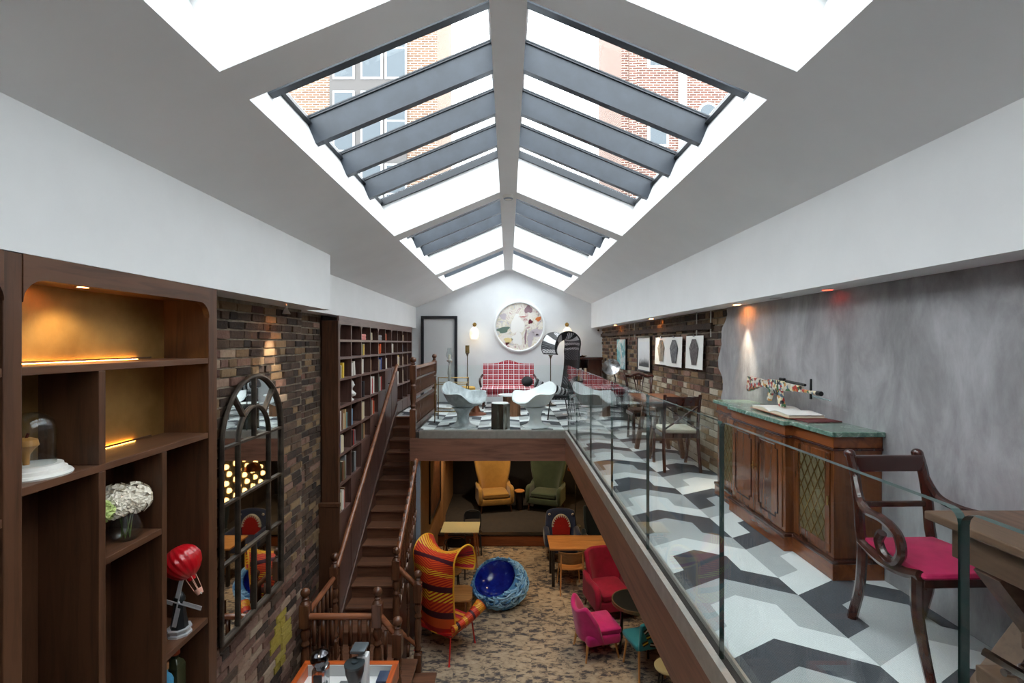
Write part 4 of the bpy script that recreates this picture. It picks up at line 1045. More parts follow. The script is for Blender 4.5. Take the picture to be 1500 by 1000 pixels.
wB=[(0,Rd),(.05,Or),(.11,Pu),(.15,Or),(.21,Ye),(.27,Pu),(.31,Or),(.39,Ye),(.44,Or),(.53,Pu),(.57,Or),(.64,Ye),(.74,Or),(.80,Pk),(.86,Ye),(.94,Pk)]
K,Wt,Gy=(26,26,30),(226,226,228),(92,92,98)
kA=[(0,K),(.10,Gy),(.16,K),(.30,Gy),(.34,K),(.42,Wt),(.45,K),(.49,Wt),(.53,K),(.57,Wt),(.62,K),(.66,Wt),(.72,K),(.78,Wt),(.84,K),(.92,Gy)]
kB=[(0,K),(.10,K),(.16,K),(.30,K),(.34,Gy),(.42,Gy),(.45,K),(.49,Gy),(.53,Gy),(.57,Wt),(.62,K),(.66,Gy),(.72,K),(.78,Wt),(.84,Gy),(.92,Wt)]
def hood_chair(label,loc,rz,mat,edge,leg,name='woven_hood_chair'):
    c=thing(name,label,'armchair',loc,rz,'woven hood armchairs')
    cl=spl([(0,.24,.37),(0,.29,.62),(0,.34,.92),(0,.36,1.18),(0,.34,1.36),(0,.26,1.49),(0,.13,1.53),(0,-.01,1.48),(0,-.10,1.36),(0,-.11,1.24)],6); n=len(cl)-1
    def cf(v):
        i=min(int(v*n),n-1); t=v*n-i; return cl[i].lerp(cl[i+1],t)
    def sh(u,v):
        p=cf(v); d=(cf(min(1,v+.02))-cf(max(0,v-.02))).normalized(); inn=Vector((0,-d.z,d.y))
        a=2*u-1; w=.33+.03*math.sin(PI*v)+.07*v; q=min(1,max(0,(v-.38)/.42)); q=q*q*(3-2*q); k=.11*(1-q)-.19*q*(1-.5*max(0,v-.8)/.2)
        return (a*w,*(p+inn*(k*a*a))[1:])
    MB().sheet(sh,20,44,.02).build('woven_back',mat,c,True)
    for a in (0,1): MB().tube([Vector(sh(a,i/40)) for i in range(41)],.014,8).build('side_binding',edge,c,True)
    for v in (0,1): MB().tube([Vector(sh(i/16,v)) for i in range(17)],.016,8).build('end_binding',edge,c,True)
    def seat(u,v): a=2*u-1; return (a*(.34-.02*v),.25-.60*v,.375+.03*math.sin(PI*v)*-1+.06*a*a*(1-v)+.04*v)
    MB().sheet(seat,14,12,.022).build('woven_seat',mat,c,True)
    for s in (-1,1):
        pts=spl([(s*.34,.22,.50),(s*.37,.02,.52),(s*.40,-.18,.56),(s*.43,-.36,.64)],5); m=MB(); R=[.05+.05*(i/15)**1.5 for i in range(16)]
        m.tube(pts,R,14); k=len(pts)
        for i in range(len(m.uv)): m.uv[i]=((i%14)/14,.2+.6*(i//14)/k)
        m.build('rolled_arm',mat,c,True)
        def sp_(u,v,s=s): return (s*(.345+.04*v*u),.24-.56*u,.40+(.12+.04*u)*v)
        MB().sheet(sp_,8,3,.015).build('side_panel',mat,c,True)
        MB().tube([(s*.30,.22,.37),(s*.34,.30,0)],.012,8).build('leg',leg,c,True); MB().tube([(s*.29,-.30,.40),(s*.31,-.36,0)],.012,8).build('leg',leg,c,True)
        for q in ((s*.34,.30),(s*.31,-.36)): MB().lathe([(.018,0),(.018,.012),(.0,.014)],10,c=(*q,0)).build('foot_cap',leg,c,True)
    MB().tube([(-.30,.22,.36),(.30,.22,.36),(.29,-.30,.385),(-.29,-.30,.385)],.012,8,closed=True).build('seat_frame',leg,c,True)
    return c
bwov=woven('black_white_weave',kA,kB); redp=plain('red_steel',(196,30,26),.4); blk=plain('black_cord',(30,30,33),.6); yel=plain('yellow_orange_cord',(236,168,40),.6)
hood_chair('tall black and white woven chair with curled hood beside the sofa',(1.02,9.55,MZ),facing(-.97,-.25),bwov,blk,blackm)
# rear cabinet and small things by the back wall
rcab=thing('carved_side_cabinet','dark carved wooden cabinet in the far right corner','cabinet',(1.88,11.58,MZ))
MB().box(-.32,-.29,-.24,.24,.0,1.06).box(.29,.32,-.24,.24,0,1.06).box(-.29,.29,.21,.24,0,1.06).box(-.29,.29,-.24,.21,0,.08).build('carcass',mahogdk,rcab); MB().box(-.02,.29,-.23,.21,.08,1.06).build('cupboard_front',mahogdk,rcab,bevel=.006); MB().box(-.345,.345,-.265,.25,1.06,1.12).build('carved_top',mahogdk,rcab,bevel=.012); MB().box(-.29,-.02,-.2,.21,.55,.57).build('shelf',mahogdk,rcab)
for i,co in enumerate(('gold','white','black','cream')): tag(inst('book',book_mesh(co),None,(1.65+.055*i,11.36,MZ+.57),(0,0,-PI/2),(.15,.045,.26+.03*(i%2))),'%s book, %s from left inside the carved corner cabinet'%(co,ORD[i]),'book','books in the corner cabinet')
ty=thing('brass_dish','shallow brass dish of oddments on the carved corner cabinet','dish',(1.72,11.55,MZ+1.12)); MB().lathe([(.0,0),(.09,0),(.15,.02),(.16,.035),(.15,.032),(.085,.01),(0,.01)],24).build('dish',brass,ty,True); MB().ball((.02,0,.035),(.05,.04,.025)).build('lid',chrome,ty,True)
bt=thing('black_side_table','low black cloth-covered table by the brick wall','table',(2.05,9.3,MZ)); MB().rbox((0,0,.61),(.44,.5,.05),.015,2).build('top',blackw,bt,True); MB().box(-.20,.20,-.23,.23,.0,.585).build('draped_cloth',blk,bt,bevel=.02)
dh=thing('dish_lamp','old silver dish-reflector lamp on the low black table','lamp',(2.05,9.3,MZ+.635)); MB().lathe([(.09,0),(.085,.015),(.02,.03),(.014,.06)],18).build('base',blackm,dh,True); MB().tube(spl([(0,0,.03),(.01,0,.14),(-.02,0,.24),(-.05,0,.30)]),.011,8).build('stem',blackm,dh,True)
MB().lathe([(.0,.0),(.05,.008),(.11,.035),(.165,.085),(.17,.09),(.11,.04),(.05,.014),(0,.006)],28,M=Matrix.Translation((-.06,-.0,.32))@Matrix.Rotation(-.55,4,'Y')@Matrix.Rotation(.95,4,'X')).build('reflector_dish',plain('bright_aluminium',(214,214,216),.22,.9),dh,True)
# round artwork and sconces
rw=thing('round_artwork','large round abstract collage in a white ring frame on the gable wall','artwork',(.277,YB,5.11))
am=NT('abstract_collage_print'); av=am.coords('Object',(1,1,1)); n1=am.noise(av,3.2,6,.65,2.0)
artm=am.fin(am.ramp(n1,[(.25,(120,104,104)),(.36,(196,150,150)),(.42,(224,214,206)),(.5,(238,234,226)),(.56,(222,212,186)),(.62,(206,206,212)),(.7,(176,120,116)),(.8,(140,130,136))]),.5)
RM=Matrix.Rotation(PI/2,4,'X')
MB().lathe([(.58,0),(.635,0),(.635,.05),(.60,.06),(.58,.05)],64,M=RM,ring=True).build('ring_frame',whitegl,rw,True); MB().lathe([(0,.0),(.585,.0),(.585,.02),(0,.02)],64,M=RM).build('printed_disc',artm,rw)
random.seed(9)
pc=[plain('print_%d'%i,c,.5) for i,c in enumerate([(186,72,64),(96,24,44),(214,120,60),(104,124,112),(200,190,196),(226,206,150),(150,120,128),(244,242,238)])]
def blob(cx,cz,r,k,sq=1,th=0):
    ph=random.uniform(0,6); pts=[]
    for i in range(18):
        a=2*PI*i/18; q=r*(1+.18*math.sin(3*a+ph)+.1*math.sin(5*a)); x,y=q*math.cos(a),q*sq*math.sin(a); pts.append((cx+x*math.cos(th)-y*math.sin(th),cz+x*math.sin(th)+y*math.cos(th)))
    MB().prism(pts,'y',-.0225,-.02).build('printed_shape',pc[k],rw)
for a in ((-.05,.05,.17,7,1.3,0),(.27,.12,.055,1,1,0),(.47,.19,.075,2,.7,.5),(.08,.24,.09,0,.12,0),(-.40,-.08,.15,3,.5,.2),(.22,.42,.10,6,.9,0),(-.40,.25,.08,4,1,0),(.44,-.15,.13,4,.8,0),(.15,-.25,.19,6,.12,1.5),(.27,-.30,.20,4,.35,1.4),(-.28,-.34,.10,5,.7,0),(-.30,-.42,.05,1,.6,.5),(-.05,-.30,.13,7,1.2,0),(.44,-.20,.04,1,.5,0)): blob(*a)
for x,lab in ((-.832,'opal glass wall light left of the round artwork'),(1.45,'opal glass wall light right of the round artwork')):
    sc=thing('wall_sconce',lab,'wall light',(x,YB,4.80),0,'opal wall lights'); MB().lathe([(.0,0),(.05,0),(.045,.015),(.0,.02)],18,M=Matrix.Translation((0,0,.36))@RM).build('back_plate',brass,sc,True)
    MB().tube(spl([(0,-.01,.36),(0,-.08,.40),(0,-.12,.38),(0,-.12,.30)]),.008,8).build('arm',brass,sc,True); MB().lathe([(.0,0),(.085,.0),(.11,.06),(.115,.13),(.10,.22),(.06,.275),(.03,.29),(.0,.29)],24,c=(0,-.125,.0)).build('opal_shade',shade,sc,True)
    point('sconce_light',sc,(0,-.30,-.02),1.2,(1,.82,.58),.08)
# ================================================================== LOWER LOUNGE
ow=woven('orange_red_weave',wA,wB)
hood_chair('tall orange, red and yellow striped woven chair seen from behind',(-.98,7.46,0),facing(.55,.84),ow,yel,redp)
# blue rope ball chair
bp=thing('rope_ball_chair','round chair wrapped in tangled blue rope with a glossy blue bowl seat','chair',(-.15,8.78,0))
EC=Vector((0,0,.355)); ER=Vector((.47,.47,.365)); NB=Vector((-.42,-.50,.80)).normalized(); TH0=1.04
def ell(d): d=d.normalized(); return EC+Vector((d.x*ER.x,d.y*ER.y,d.z*ER.z))
ta=NB.cross(Vector((0,0,1))).normalized(); tb=NB.cross(ta)
def dirn(th,a): return NB*math.cos(th)+(ta*math.cos(a)+tb*math.sin(a))*math.sin(th)
roped=plain('blue_rope',(138,190,226),.75,c2=(172,214,240),nscale=20); roped2=plain('deep_blue_rope',(84,140,190),.8)
def bodyf(u,v): return ell(dirn(TH0+(PI-TH0-.001)*v,2*PI*u))*1.0
m=MB(); m.sheet(lambda u,v:bodyf(u,v),36,16,.02); m.build('ball_body',roped2,bp,True)
bl_=NT('glossy_blue_resin'); bluem=bl_.fin(bl_.ramp(bl_.noise(bl_.coords('Object'),7,6,.7),[(.35,(16,26,120)),(.6,(30,50,170)),(.72,(110,140,220))]),.12,coat=.6)
def bowl(u,v):
    d=dirn(TH0*v*1.02,2*PI*u); p=ell(d); dep=.47*(1-v**2.2); return p-NB*dep
MB().sheet(bowl,36,10,.015).build('bowl_seat',bluem,bp,True)
random.seed(17); m=MB()
for k in range(330):
    th=random.uniform(TH0-.02,2.75); d=dirn(th,random.uniform(0,2*PI)); t=Vector([random.gauss(0,1) for _ in range(3)]); t=(t-d*t.dot(d)).normalized(); cv=random.uniform(-4.5,4.5); pts=[]; lift=random.uniform(1.02,1.09)
    for i in range(9):
        p=ell(d); hh=lift+.03*math.sin(i*.8+k); pts.append(EC+(p-EC)*hh)
        sd=d.cross(t); t=(t+sd*cv*.09).normalized(); d=(d+t*.10).normalized(); t=(t-d*t.dot(d)).normalized()
        a=math.acos(max(-1,min(1,d.dot(NB))))
        if a<TH0-.04: break
    if len(pts)>3 and min(p.z for p in pts)>.02: m.tube(pts,.0155,6,mi=random.choice((0,0,0,1)))
m.build('rope_tangle',[roped,roped2],bp,True,kind='stuff')
# small wooden side table
wd=thing('curved_side_table','small honey-wood side table with open shelf between the striped chair and blue ball','table',(-.86,8.22,0))
tp_=[(-.24,-.27),(.20,-.25),(.26,-.16),(.24,.20),(.16,.26),(-.24,.27)]
MB().prism(tp_,'z',.43,.46).build('top',oak,wd,bevel=.006); MB().prism([(x*.94,y*.92) for x,y in tp_],'z',.20,.22).build('shelf',oak,wd,bevel=.004)
dko=wood('reddish_oak',(110,60,36),(150,92,58),'z',.4)
for y in (-.22,.22): MB().box(.14,.17,y-.02,y+.02,0,.43).build('leg',dko,wd); MB().box(-.22,-.19,y-.02,y+.02,0,.43).build('leg',dko,wd)
MB().box(-.22,-.20,-.20,.20,.22,.43).build('back_board',dko,wd)
# cream table with chairs
ct=thing('cream_table','cream-topped table on splayed orange legs by the ochre wall','table',(-1.02,10.4,0))
MB().box(-.40,.40,-.30,.30,.725,.75).build('top',cream,ct,bevel=.004); orl=wood('orange_beech_leg',(140,76,40),(176,104,60),'z',.4)
for sx_ in (-1,1):
    for sy_ in (-1,1): MB().tube([(sx_*.30,sy_*.22,.725),(sx_*.37,sy_*.28,0)],[.022,.014],8).build('leg',orl,ct,True)
def bentchair(label,loc,rz,wd_,seatm,arms=False,name='bentwood_chair'):
    c=thing(name,label,'chair',loc,rz)
    MB().lathe([(0,.435),(.20,.435),(.21,.45),(.20,.465),(0,.465)],24).build('seat',seatm,c,True)
    for s in (-1,1):
        MB().tube(spl([(s*.17,-.16,.44),(s*.19,-.19,0)]),.014,8).build('front_leg',wd_,c,True); MB().tube(spl([(s*.17,.22,0),(s*.165,.18,.44)]),.014,8).build('back_leg',wd_,c,True)
    MB().tube(spl([(-.165,.18,.44),(-.19,.22,.68),(-.15,.245,.82),(0,.255,.86),(.15,.245,.82),(.19,.22,.68),(.165,.18,.44)]),.014,8).build('bent_back',wd_,c,True)
    MB().sheet(lambda u,v:((u-.5)*.34,.235+.02*(1-(2*u-1)**2),.66+.17*v),8,2,.012).build('back_panel',wd_,c,True)
    if arms:
        for s in (-1,1): MB().tube(spl([(s*.19,.22,.66),(s*.25,.05,.67),(s*.24,-.12,.66),(s*.19,-.16,.45)]),.013,8).build('arm',wd_,c,True)
    return c
wick=plain('tan_wicker',(160,118,66),.8,c2=(122,86,46),nscale=60)
bentchair('dark bentwood armchair with wicker seat pulled up to the cream table',(-1.03,9.82,0),PI,blackw,wick,True); bentchair('dark chair with blue-grey back behind the cream table',(-.80,10.88,0),.1,plain('blue_black_wood',(38,44,54),.4),blackw)
sb=thing('black_stool','low black round stool against the ochre wall','stool',(-1.40,9.55,0)); MB().lathe([(0,.42),(.16,.42),(.165,.45),(.14,.47),(0,.475)],22).build('seat',plain('black_leather',(26,26,28),.3),sb,True)
for i in range(4): a=PI/4+i*PI/2; MB().tube([(.10*math.cos(a),.10*math.sin(a),.42),(.15*math.cos(a),.15*math.sin(a),0)],.011,8).build('leg',blackm,sb,True)
ws=thing('wooden_stool','small honey-wood stool half hidden behind the striped woven chair','stool',(-1.02,9.02,0)); MB().lathe([(0,.43),(.15,.43),(.155,.45),(.15,.46),(0,.462)],22).build('seat',oak,ws,True)
for i in range(4): a=PI/4+i*PI/2; MB().tube([(.10*math.cos(a),.10*math.sin(a),.43),(.15*math.cos(a),.15*math.sin(a),0)],.012,8).build('leg',blackm,ws,True)
# upholstered wing chairs
def fab(name,c,c2,sh=.3):
    m=plain(name,c,.85,c2=c2,nscale=5); b=m.node_tree.nodes['Principled BSDF']; b.inputs['Sheen Weight'].default_value=sh; return m
def wing(name,label,loc,rz,mat,legm,W=.95,H=1.40,flare=.14,seat=.48,armz=.66,D=.78,wingk=.24):
    c=thing(name,label,'armchair',loc,rz); hw=W/2
    MB().rbox((0,-.02,seat-.20),(W-.10,D-.10,.17),.03,3).build('seat_base',mat,c,True)
    MB().rbox((0,-.06,seat-.045),(W-.26,D-.18,.14),.05,4,sub=3,bulge=.02).build('seat_cushion',mat,c,True)
    def bk(u,v):
        a=2*u-1; w=(hw-.09)*(1-.10*math.sin(PI*min(1,v*1.6)))+flare*v**1.6
        return (a*w,D/2-.10+.10*v-wingk*abs(a)**3*(.55+.45*math.sin(PI*min(1,v*.9))),.22+v*(H-.22-.03*abs(a)**4))
    MB().sheet(bk,22,18,.085).build('winged_back',mat,c,sub=1,smooth=True)
    for s in (-1,1):
        x0,x1=s*(hw-.11),s*hw
        p=[(D/2-.14,.20),(-D/2+.05,.20),(-D/2+.01,.30),(-D/2,.44),(-D/2+.03,armz-.05),(-D/2+.10,armz),(-D/2+.20,armz+.0),(.05,armz-.03),(D/2-.14,armz+.05)]
        MB().prism(p,'x',min(x0,x1),max(x0,x1)).build('arm',mat,c,True,bevel=.04)
        for y in (-D/2+.09,D/2-.16): MB().tube([(s*(hw-.10),y,.24),(s*(hw-.07),y+(.04 if y>0 else -.02),0)],[.026,.015],10).build('leg',legm,c,True)
    return c
dleg=wood('dark_leg',(56,32,22),(84,52,36),'z',.4)
wing('wing_armchair','tall mustard-yellow wing armchair on the dark stage',(-.38,12.95,.27),.22,fab('mustard_wool',(176,134,62),(160,120,54)),dleg)
wing('wing_armchair','tall bottle-green wing armchair on the dark stage',(1.02,12.95,.27),-.35,fab('bottle_green_wool',(62,76,54),(50,64,46)),dleg)
sd=thing('drum_side_table','small dark drum side table between the two wing armchairs on stage','table',(.30,12.9,.27)); MB().lathe([(0,0),(.10,0),(.10,.48),(0,.48)],20).build('drum',blackw,sd,True,bevel=.006); MB().lathe([(0,.48),(.135,.48),(.135,.505),(0,.505)],24).build('top',oak,sd,True)
mag=fab('magenta_velvet_dark',(168,8,56),(140,4,44),.12); wing('wing_armchair','deep magenta velvet wing armchair under the walkway',(1.77,8.50,0),facing(.20,-.97),mag,dleg,W=.80,H=.98,flare=.03,seat=.46,armz=.60,D=.82,wingk=.2)
# pink slipper chair
pk_=thing('slipper_chair','bright pink velvet slipper chair with scalloped wing back on wooden legs','chair',(1.34,7.39,0),facing(.95,.24)); pv_=fab('pink_velvet',(210,26,118),(186,14,98),.35)
MB().rbox((0,-.02,.31),(.56,.54,.16),.05,4).build('seat_base',pv_,pk_,True); MB().rbox((0,-.06,.415),(.53,.50,.10),.045,4,sub=3,bulge=.03).build('seat_cushion',pv_,pk_,True)
def sl(u,v):
    a=2*u-1; top=.71+.22*abs(a)**2-.38*(max(0,abs(a)-.70)/.30)**1.3; z=.26+v*(top-.26)
    return (a*(.27+.05*v-.02*max(0,abs(a)-.8)),.26+.08*v-.34*abs(a)**3.2*(.85-.15*v),z)
MB().sheet(sl,26,12,.075).build('scalloped_back',pv_,pk_,sub=1,smooth=True)
for s in (-1,1):
    for y in (-.22,.22): MB().tube([(s*.20,y,.25),(s*.235,y*1.2,0)],[.022,.013],10).build('leg',oakZ,pk_,True)
# round black table
rt=thing('round_black_table','round black-topped table with brass rim under the walkway','table',(1.95,7.46,0)); MB().lathe([(0,.70),(.33,.70),(.33,.735),(0,.735)],40).build('top',plain('black_table_top',(24,26,26),.35),rt,True,bevel=.003); MB().lathe([(.33,.69),(.348,.69),(.348,.738),(.33,.738)],40,ring=True).build('rim',plain('dull_bronze_rim',(122,98,70),.4,.5),rt,True)
for i in range(4): a=.5+i*PI/2; MB().tube([(.26*math.cos(a),.26*math.sin(a),.70),(.29*math.cos(a),.29*math.sin(a),0)],.018,8).build('leg',blackw,rt,True)
# teal sweets chair
tq=thing('printed_chair','teal dining chair printed with liquorice sweets on light wooden legs','chair',(1.95,6.96,0),facing(-.25,.97)); tealm=fab('teal_print_cloth',(44,140,148),(38,128,138),.2)
MB().rbox((0,-.03,.44),(.44,.44,.09),.035,3).build('seat_pad',tealm,tq,True)
tb_=lambda u,v:((2*u-1)*(.20+.02*v),.20+.09*v,.42+.44*v-.03*abs(2*u-1)**3*v); MB().sheet(tb_,12,10,.05).build('backrest',tealm,tq,smooth=True,sub=1)
random.seed(8); sw=[plain('sweet_%d'%i,c,.5) for i,c in enumerate([(28,26,30),(206,44,96),(232,228,220),(226,190,60)])]
for i,(u,v) in enumerate([(.2,.25),(.5,.2),(.8,.3),(.35,.48),(.68,.52),(.2,.7),(.5,.78),(.8,.75),(.15,.48)]):
    p=Vector(tb_(u,v)); Mx=Matrix.Translation(p+Vector((0,.033,0)))@Matrix.Rotation(random.uniform(0,3),4,'Y')
    q=MB(); q.box(-.044,.044,-.002,.004,-.010,.010,0,Mx@Matrix.Translation((0,0,-.020))); q.box(-.044,.044,-.002,.004,-.010,.010,1,Mx); q.box(-.044,.044,-.002,.004,-.010,.010,0,Mx@Matrix.Translation((0,0,.020))); q.build('printed_sweet',[sw[0] if i%3 else sw[1],sw[2] if i%2 else sw[3]],tq)
for s in (-1,1):
    for y in (-.20,.20): MB().tube([(s*.17,y*.85,.40),(s*.20,y*1.15,0)],[.02,.013],10).build('leg',oakZ,tq,True)
cs=thing('cream_stool','cream round-seated stool with dark legs at the foot of the walkway','stool',(2.10,6.36,0)); MB().lathe([(0,.43),(.17,.43),(.175,.45),(.16,.465),(0,.467)],26).build('seat',plain('cream_cane',(206,188,136),.6),cs,True)
for i in range(4): a=.2+i*PI/2; MB().tube([(.11*math.cos(a),.11*math.sin(a),.43),(.17*math.cos(a),.17*math.sin(a),0)],.014,8).build('leg',blackw,cs,True)
# long wooden table, plywood chair, shark-mouth chair, dark armchair
lt=thing('long_wooden_table','honey-coloured wooden table on dark legs below the walkway','table',(1.5,9.62,0)); MB().box(-.70,.70,-.33,.33,.715,.75).build('top',oak,lt,bevel=.004)
for sx_ in (-1,1):
    for sy_ in (-1,1): MB().box(sx_*.63-.03,sx_*.63+.03,sy_*.27-.03,sy_*.27+.03,0,.715).build('leg',blackw,lt,bevel=.004)
pc_=thing('plywood_chair','honey plywood chair with curved back tucked at the wooden table','chair',(1.19,9.26,0),PI+.05)
MB().sheet(lambda u,v:((2*u-1)*.25,.20-.10*(2*u-1)**2+.03*v,.55+.22*v),16,5,.014).build('curved_back',wood('plywood_back',(112,76,44),(148,106,66),'x',.4),pc_,True); MB().sheet(lambda u,v:((2*u-1)*.23*(1-.12*v),-.22+.42*v,.45+.02*(2*u-1)**2),12,8,.016).build('seat',oak,pc_,True)
for s in (-1,1):
    MB().tube([(s*.20,.155,.74),(s*.215,.20,.44),(s*.235,.27,0)],[.012,.016,.012],8).build('back_leg',oakZ,pc_,True); MB().tube([(s*.19,-.19,.44),(s*.22,-.23,0)],[.016,.012],8).build('front_leg',oakZ,pc_,True)
    MB().bar((s*.205,.18,.425),(s*.19,-.19,.425),.02,.03).build('seat_bearer',oakZ,pc_)
sh=thing('shark_armchair','navy armchair with a red toothed mouth panel on its back','armchair',(1.18,10.62,0)); nav=fab('navy_denim',(46,58,92),(38,50,80)); rdm=fab('scarlet_felt',(196,30,24),(182,26,20),.1); wht=plain('tooth_white',(232,226,214),.7)
MB().rbox((0,-.02,.31),(.62,.58,.22),.04,3).build('seat',nav,sh,True)
shb=lambda u,v:((2*u-1)*(.36-.05*v**3),.24+.08*v-.08*(2*u-1)**2,.24+v*(.74-.05*(2*u-1)**4)); MB().sheet(shb,18,12,.10).build('backrest',nav,sh,smooth=True,sub=1)
mp=[(.0+.20*math.cos(t),.60+.27*math.sin(t)) for t in [PI*i/20 for i in range(21)]]+[(-.19,.44),(.19,.44)]
MB().prism(mp,'y',.145,.20).build('mouth_panel',rdm,sh)
for i in range(13):
    t=PI*(i+.5)/13; c0,s0=math.cos(t),math.sin(t); b=.21; MB().prism([(b*math.cos(t-.11),.60+1.35*b*math.sin(t-.11)),(b*math.cos(t+.11),.60+1.35*b*math.sin(t+.11)),(.165*c0,.60+1.33*.165*s0)],'y',.135,.20).build('tooth',wht,sh)
for s in (-1,1):
    MB().lathe([(0,0),(.028,0),(.02,.012),(0,.014)],14,M=Matrix.Translation((s*.26,.18,.88))@RM).build('eye',wht,sh,True); MB().lathe([(0,.0),(.013,.0),(0,.006)],10,M=Matrix.Translation((s*.26,.166,.88))@RM).build('pupil',blackm,sh,True)
    MB().rbox((s*.34,-.02,.47),(.12,.52,.30),.05,4).build('arm',nav,sh,True)
    for y in (-.24,.20): MB().tube([(s*.26,y,.20),(s*.28,y,0)],[.025,.018],8).build('leg',dleg,sh,True)
wing('dark_armchair','dark teal high-backed armchair beside the navy mouth armchair',(1.95,10.52,0),.1,fab('dark_teal_cloth',(30,44,48),(26,38,42)),oakZ,W=.66,H=1.10,flare=.0,seat=.44,armz=.58,D=.66,wingk=.08)
# painting on the ochre wall
pn=thing('dark_painting','dark brown painting in a black frame on the ochre wall','picture',(-1.62,10.65,1.0)); MB().box(0,.035,-.78,-.72,0,1.30).box(0,.035,.72,.78,0,1.30).box(0,.035,-.72,.72,0,.06).box(0,.035,-.72,.72,1.24,1.30).build('frame',blackw,pn,bevel=.005); pm_=NT('brown_painting'); MB().box(0,.015,-.72,.72,.06,1.24).build('canvas',pm_.fin(pm_.ramp(pm_.noise(pm_.coords('Object'),3,6,.7,1),[(.3,(40,22,14)),(.55,(92,52,30)),(.75,(132,80,44))]),.45),pn)
# bulb panel on the right wall of the stage (seen in the mirror)
bpn=thing('bulb_panel','black wall panel studded with round lit bulbs, seen in the arched mirror','light panel',(2.31,12.45,.80)); MB().box(-.05,0,-1.0,1.0,0,1.06).build('backing_board',blackw,bpn,bevel=.005)
blb=MB().ball((-.10,0,0),.062,14,9).mesh('bulb',bulbm,True); cupm=MB().lathe([(.03,.05),(.095,.10),(.098,.10),(.034,.048)],16,M=Matrix.Rotation(-PI/2,4,'Y'),ring=True).mesh('reflector_cup',brass,True)
for r in range(5):
    for k in range(5):
        q=(0,-.86+.40*k+(.12 if r%2 else 0),.13+.20*r); inst('bulb',blb,bpn,q); inst('reflector_cup',cupm,bpn,q)
cl_=thing('copper_floor_lamp','copper dome floor lamp standing on the stage','lamp',(1.62,11.7,.27)); MB().lathe([(.14,0),(.135,.015),(.02,.03),(.012,.05)],20).build('base',blackm,cl_,True); MB().tube([(0,0,.03),(0,0,1.38)],.01,8).build('stem',blackm,cl_,True); MB().lathe([(.19,1.36),(.185,1.42),(.14,1.50),(.05,1.55),(.0,1.555)],24).build('dome_shade',cop,cl_,True)
# ================================================================== COFFEE BAR
cbx=thing('coffee_bar','white coffee bar top with orange wooden rim below the landing','counter',(-1.615,4.4,0)); X=.485
MB().box(-X+.03,X-.03,-.57,.57,0,1.27).build('cabinet',walnutX,cbx); MB().box(-X+.055,X-.055,-.545,.545,1.27,1.30).build('white_top',whitegl,cbx)
rimY=wood('orange_rim_wood_along',(150,62,20),(200,98,44),'y',.3)
for (a,b,c,d,m_) in ((-X,X,.545,.60,rimX),(-X,X,-.60,-.545,rimX),(-X,-X+.055,-.545,.545,rimY),(X-.055,X,-.545,.545,rimY)): MB().box(a,b,c,d,1.24,1.42).build('rim',m_,cbx,bevel=.004)
MB().box(-X+.055,X-.055,.535,.545,1.30,1.41).build('splashback',plain('pale_grey_splash',(200,204,204),.4),cbx)
dkc=plain('dark_chrome',(90,90,94),.15,1); blkp=plain('black_plastic',(28,30,32),.35)
g1=thing('coffee_grinder','chrome coffee grinder with domed lid on the left of the coffee bar','grinder',(-1.80,4.62,1.30)); MB().rbox((0,0,.02),(.17,.22,.04),.01,2).build('base',chrome,g1,True); MB().rbox((0,.02,.17),(.13,.14,.27),.015,2).build('body',chrome,g1,True); MB().rbox((0,-.056,.20),(.08,.02,.12),.006,2).build('control_panel',blkp,g1,True); MB().lathe([(.05,.30),(.055,.33),(.085,.37),(.09,.40),(.08,.44),(.04,.465),(0,.47)],24).build('domed_hopper',dkc,g1,True); MB().tube(spl([(.05,-.08,.16),(.09,-.10,.14),(.10,-.10,.05)]),.012,8).build('dosing_handle',blkp,g1,True)
g2=thing('filter_grinder','black and white bean grinder with flat lid in the middle of the coffee bar','grinder',(-1.43,4.62,1.30)); MB().rbox((.03,.05,.20),(.10,.10,.40),.01,2).build('column',whitegl,g2,True); MB().rbox((.0,.03,.47),(.14,.15,.03),.008,2).build('flat_head',plain('grey_steel_head',(98,108,114),.3,.3),g2,True); MB().lathe([(.06,.22),(.085,.30),(.09,.36),(.0,.365)],22,c=(-.02,-.06,0)).build('hopper',blkp,g2,True); MB().lathe([(0,.365),(.095,.365),(.095,.385),(.03,.39),(.03,.405),(0,.405)],22,c=(-.02,-.06,0)).build('hopper_lid',plain('grey_lid',(58,66,70),.3),g2,True); MB().lathe([(.055,.0),(.06,.06),(.05,.14),(.06,.20),(0,.21)],20,c=(-.02,-.06,0)).build('grounds_cup',chrome,g2,True); MB().rbox((.0,0,.012),(.18,.22,.024),.006,2).build('base',chrome,g2,True)
tag(MB().rbox((0,0,.05),(.11,.16,.10),.006,2).build('blue_box',plain('dark_blue_card',(52,66,92),.6),None,True,loc=(-1.24,4.80,1.30)),'dark blue box on the right end of the coffee bar','box')
tag(MB().rbox((0,0,.012),(.12,.20,.024),.006,2).build('grey_mat',plain('grey_rubber',(108,114,118),.6),None,True,loc=(-1.62,4.74,1.30)),'grey tamping mat between the two grinders','mat')
kc=thing('knock_cup','pale round knock-out cup beside the chrome grinder','cup',(-1.665,4.55,1.30)); MB().lathe([(.045,0),(.06,.08),(.055,.08),(.04,.006),(0,.006)],20).build('cup',whitecer,kc,True)
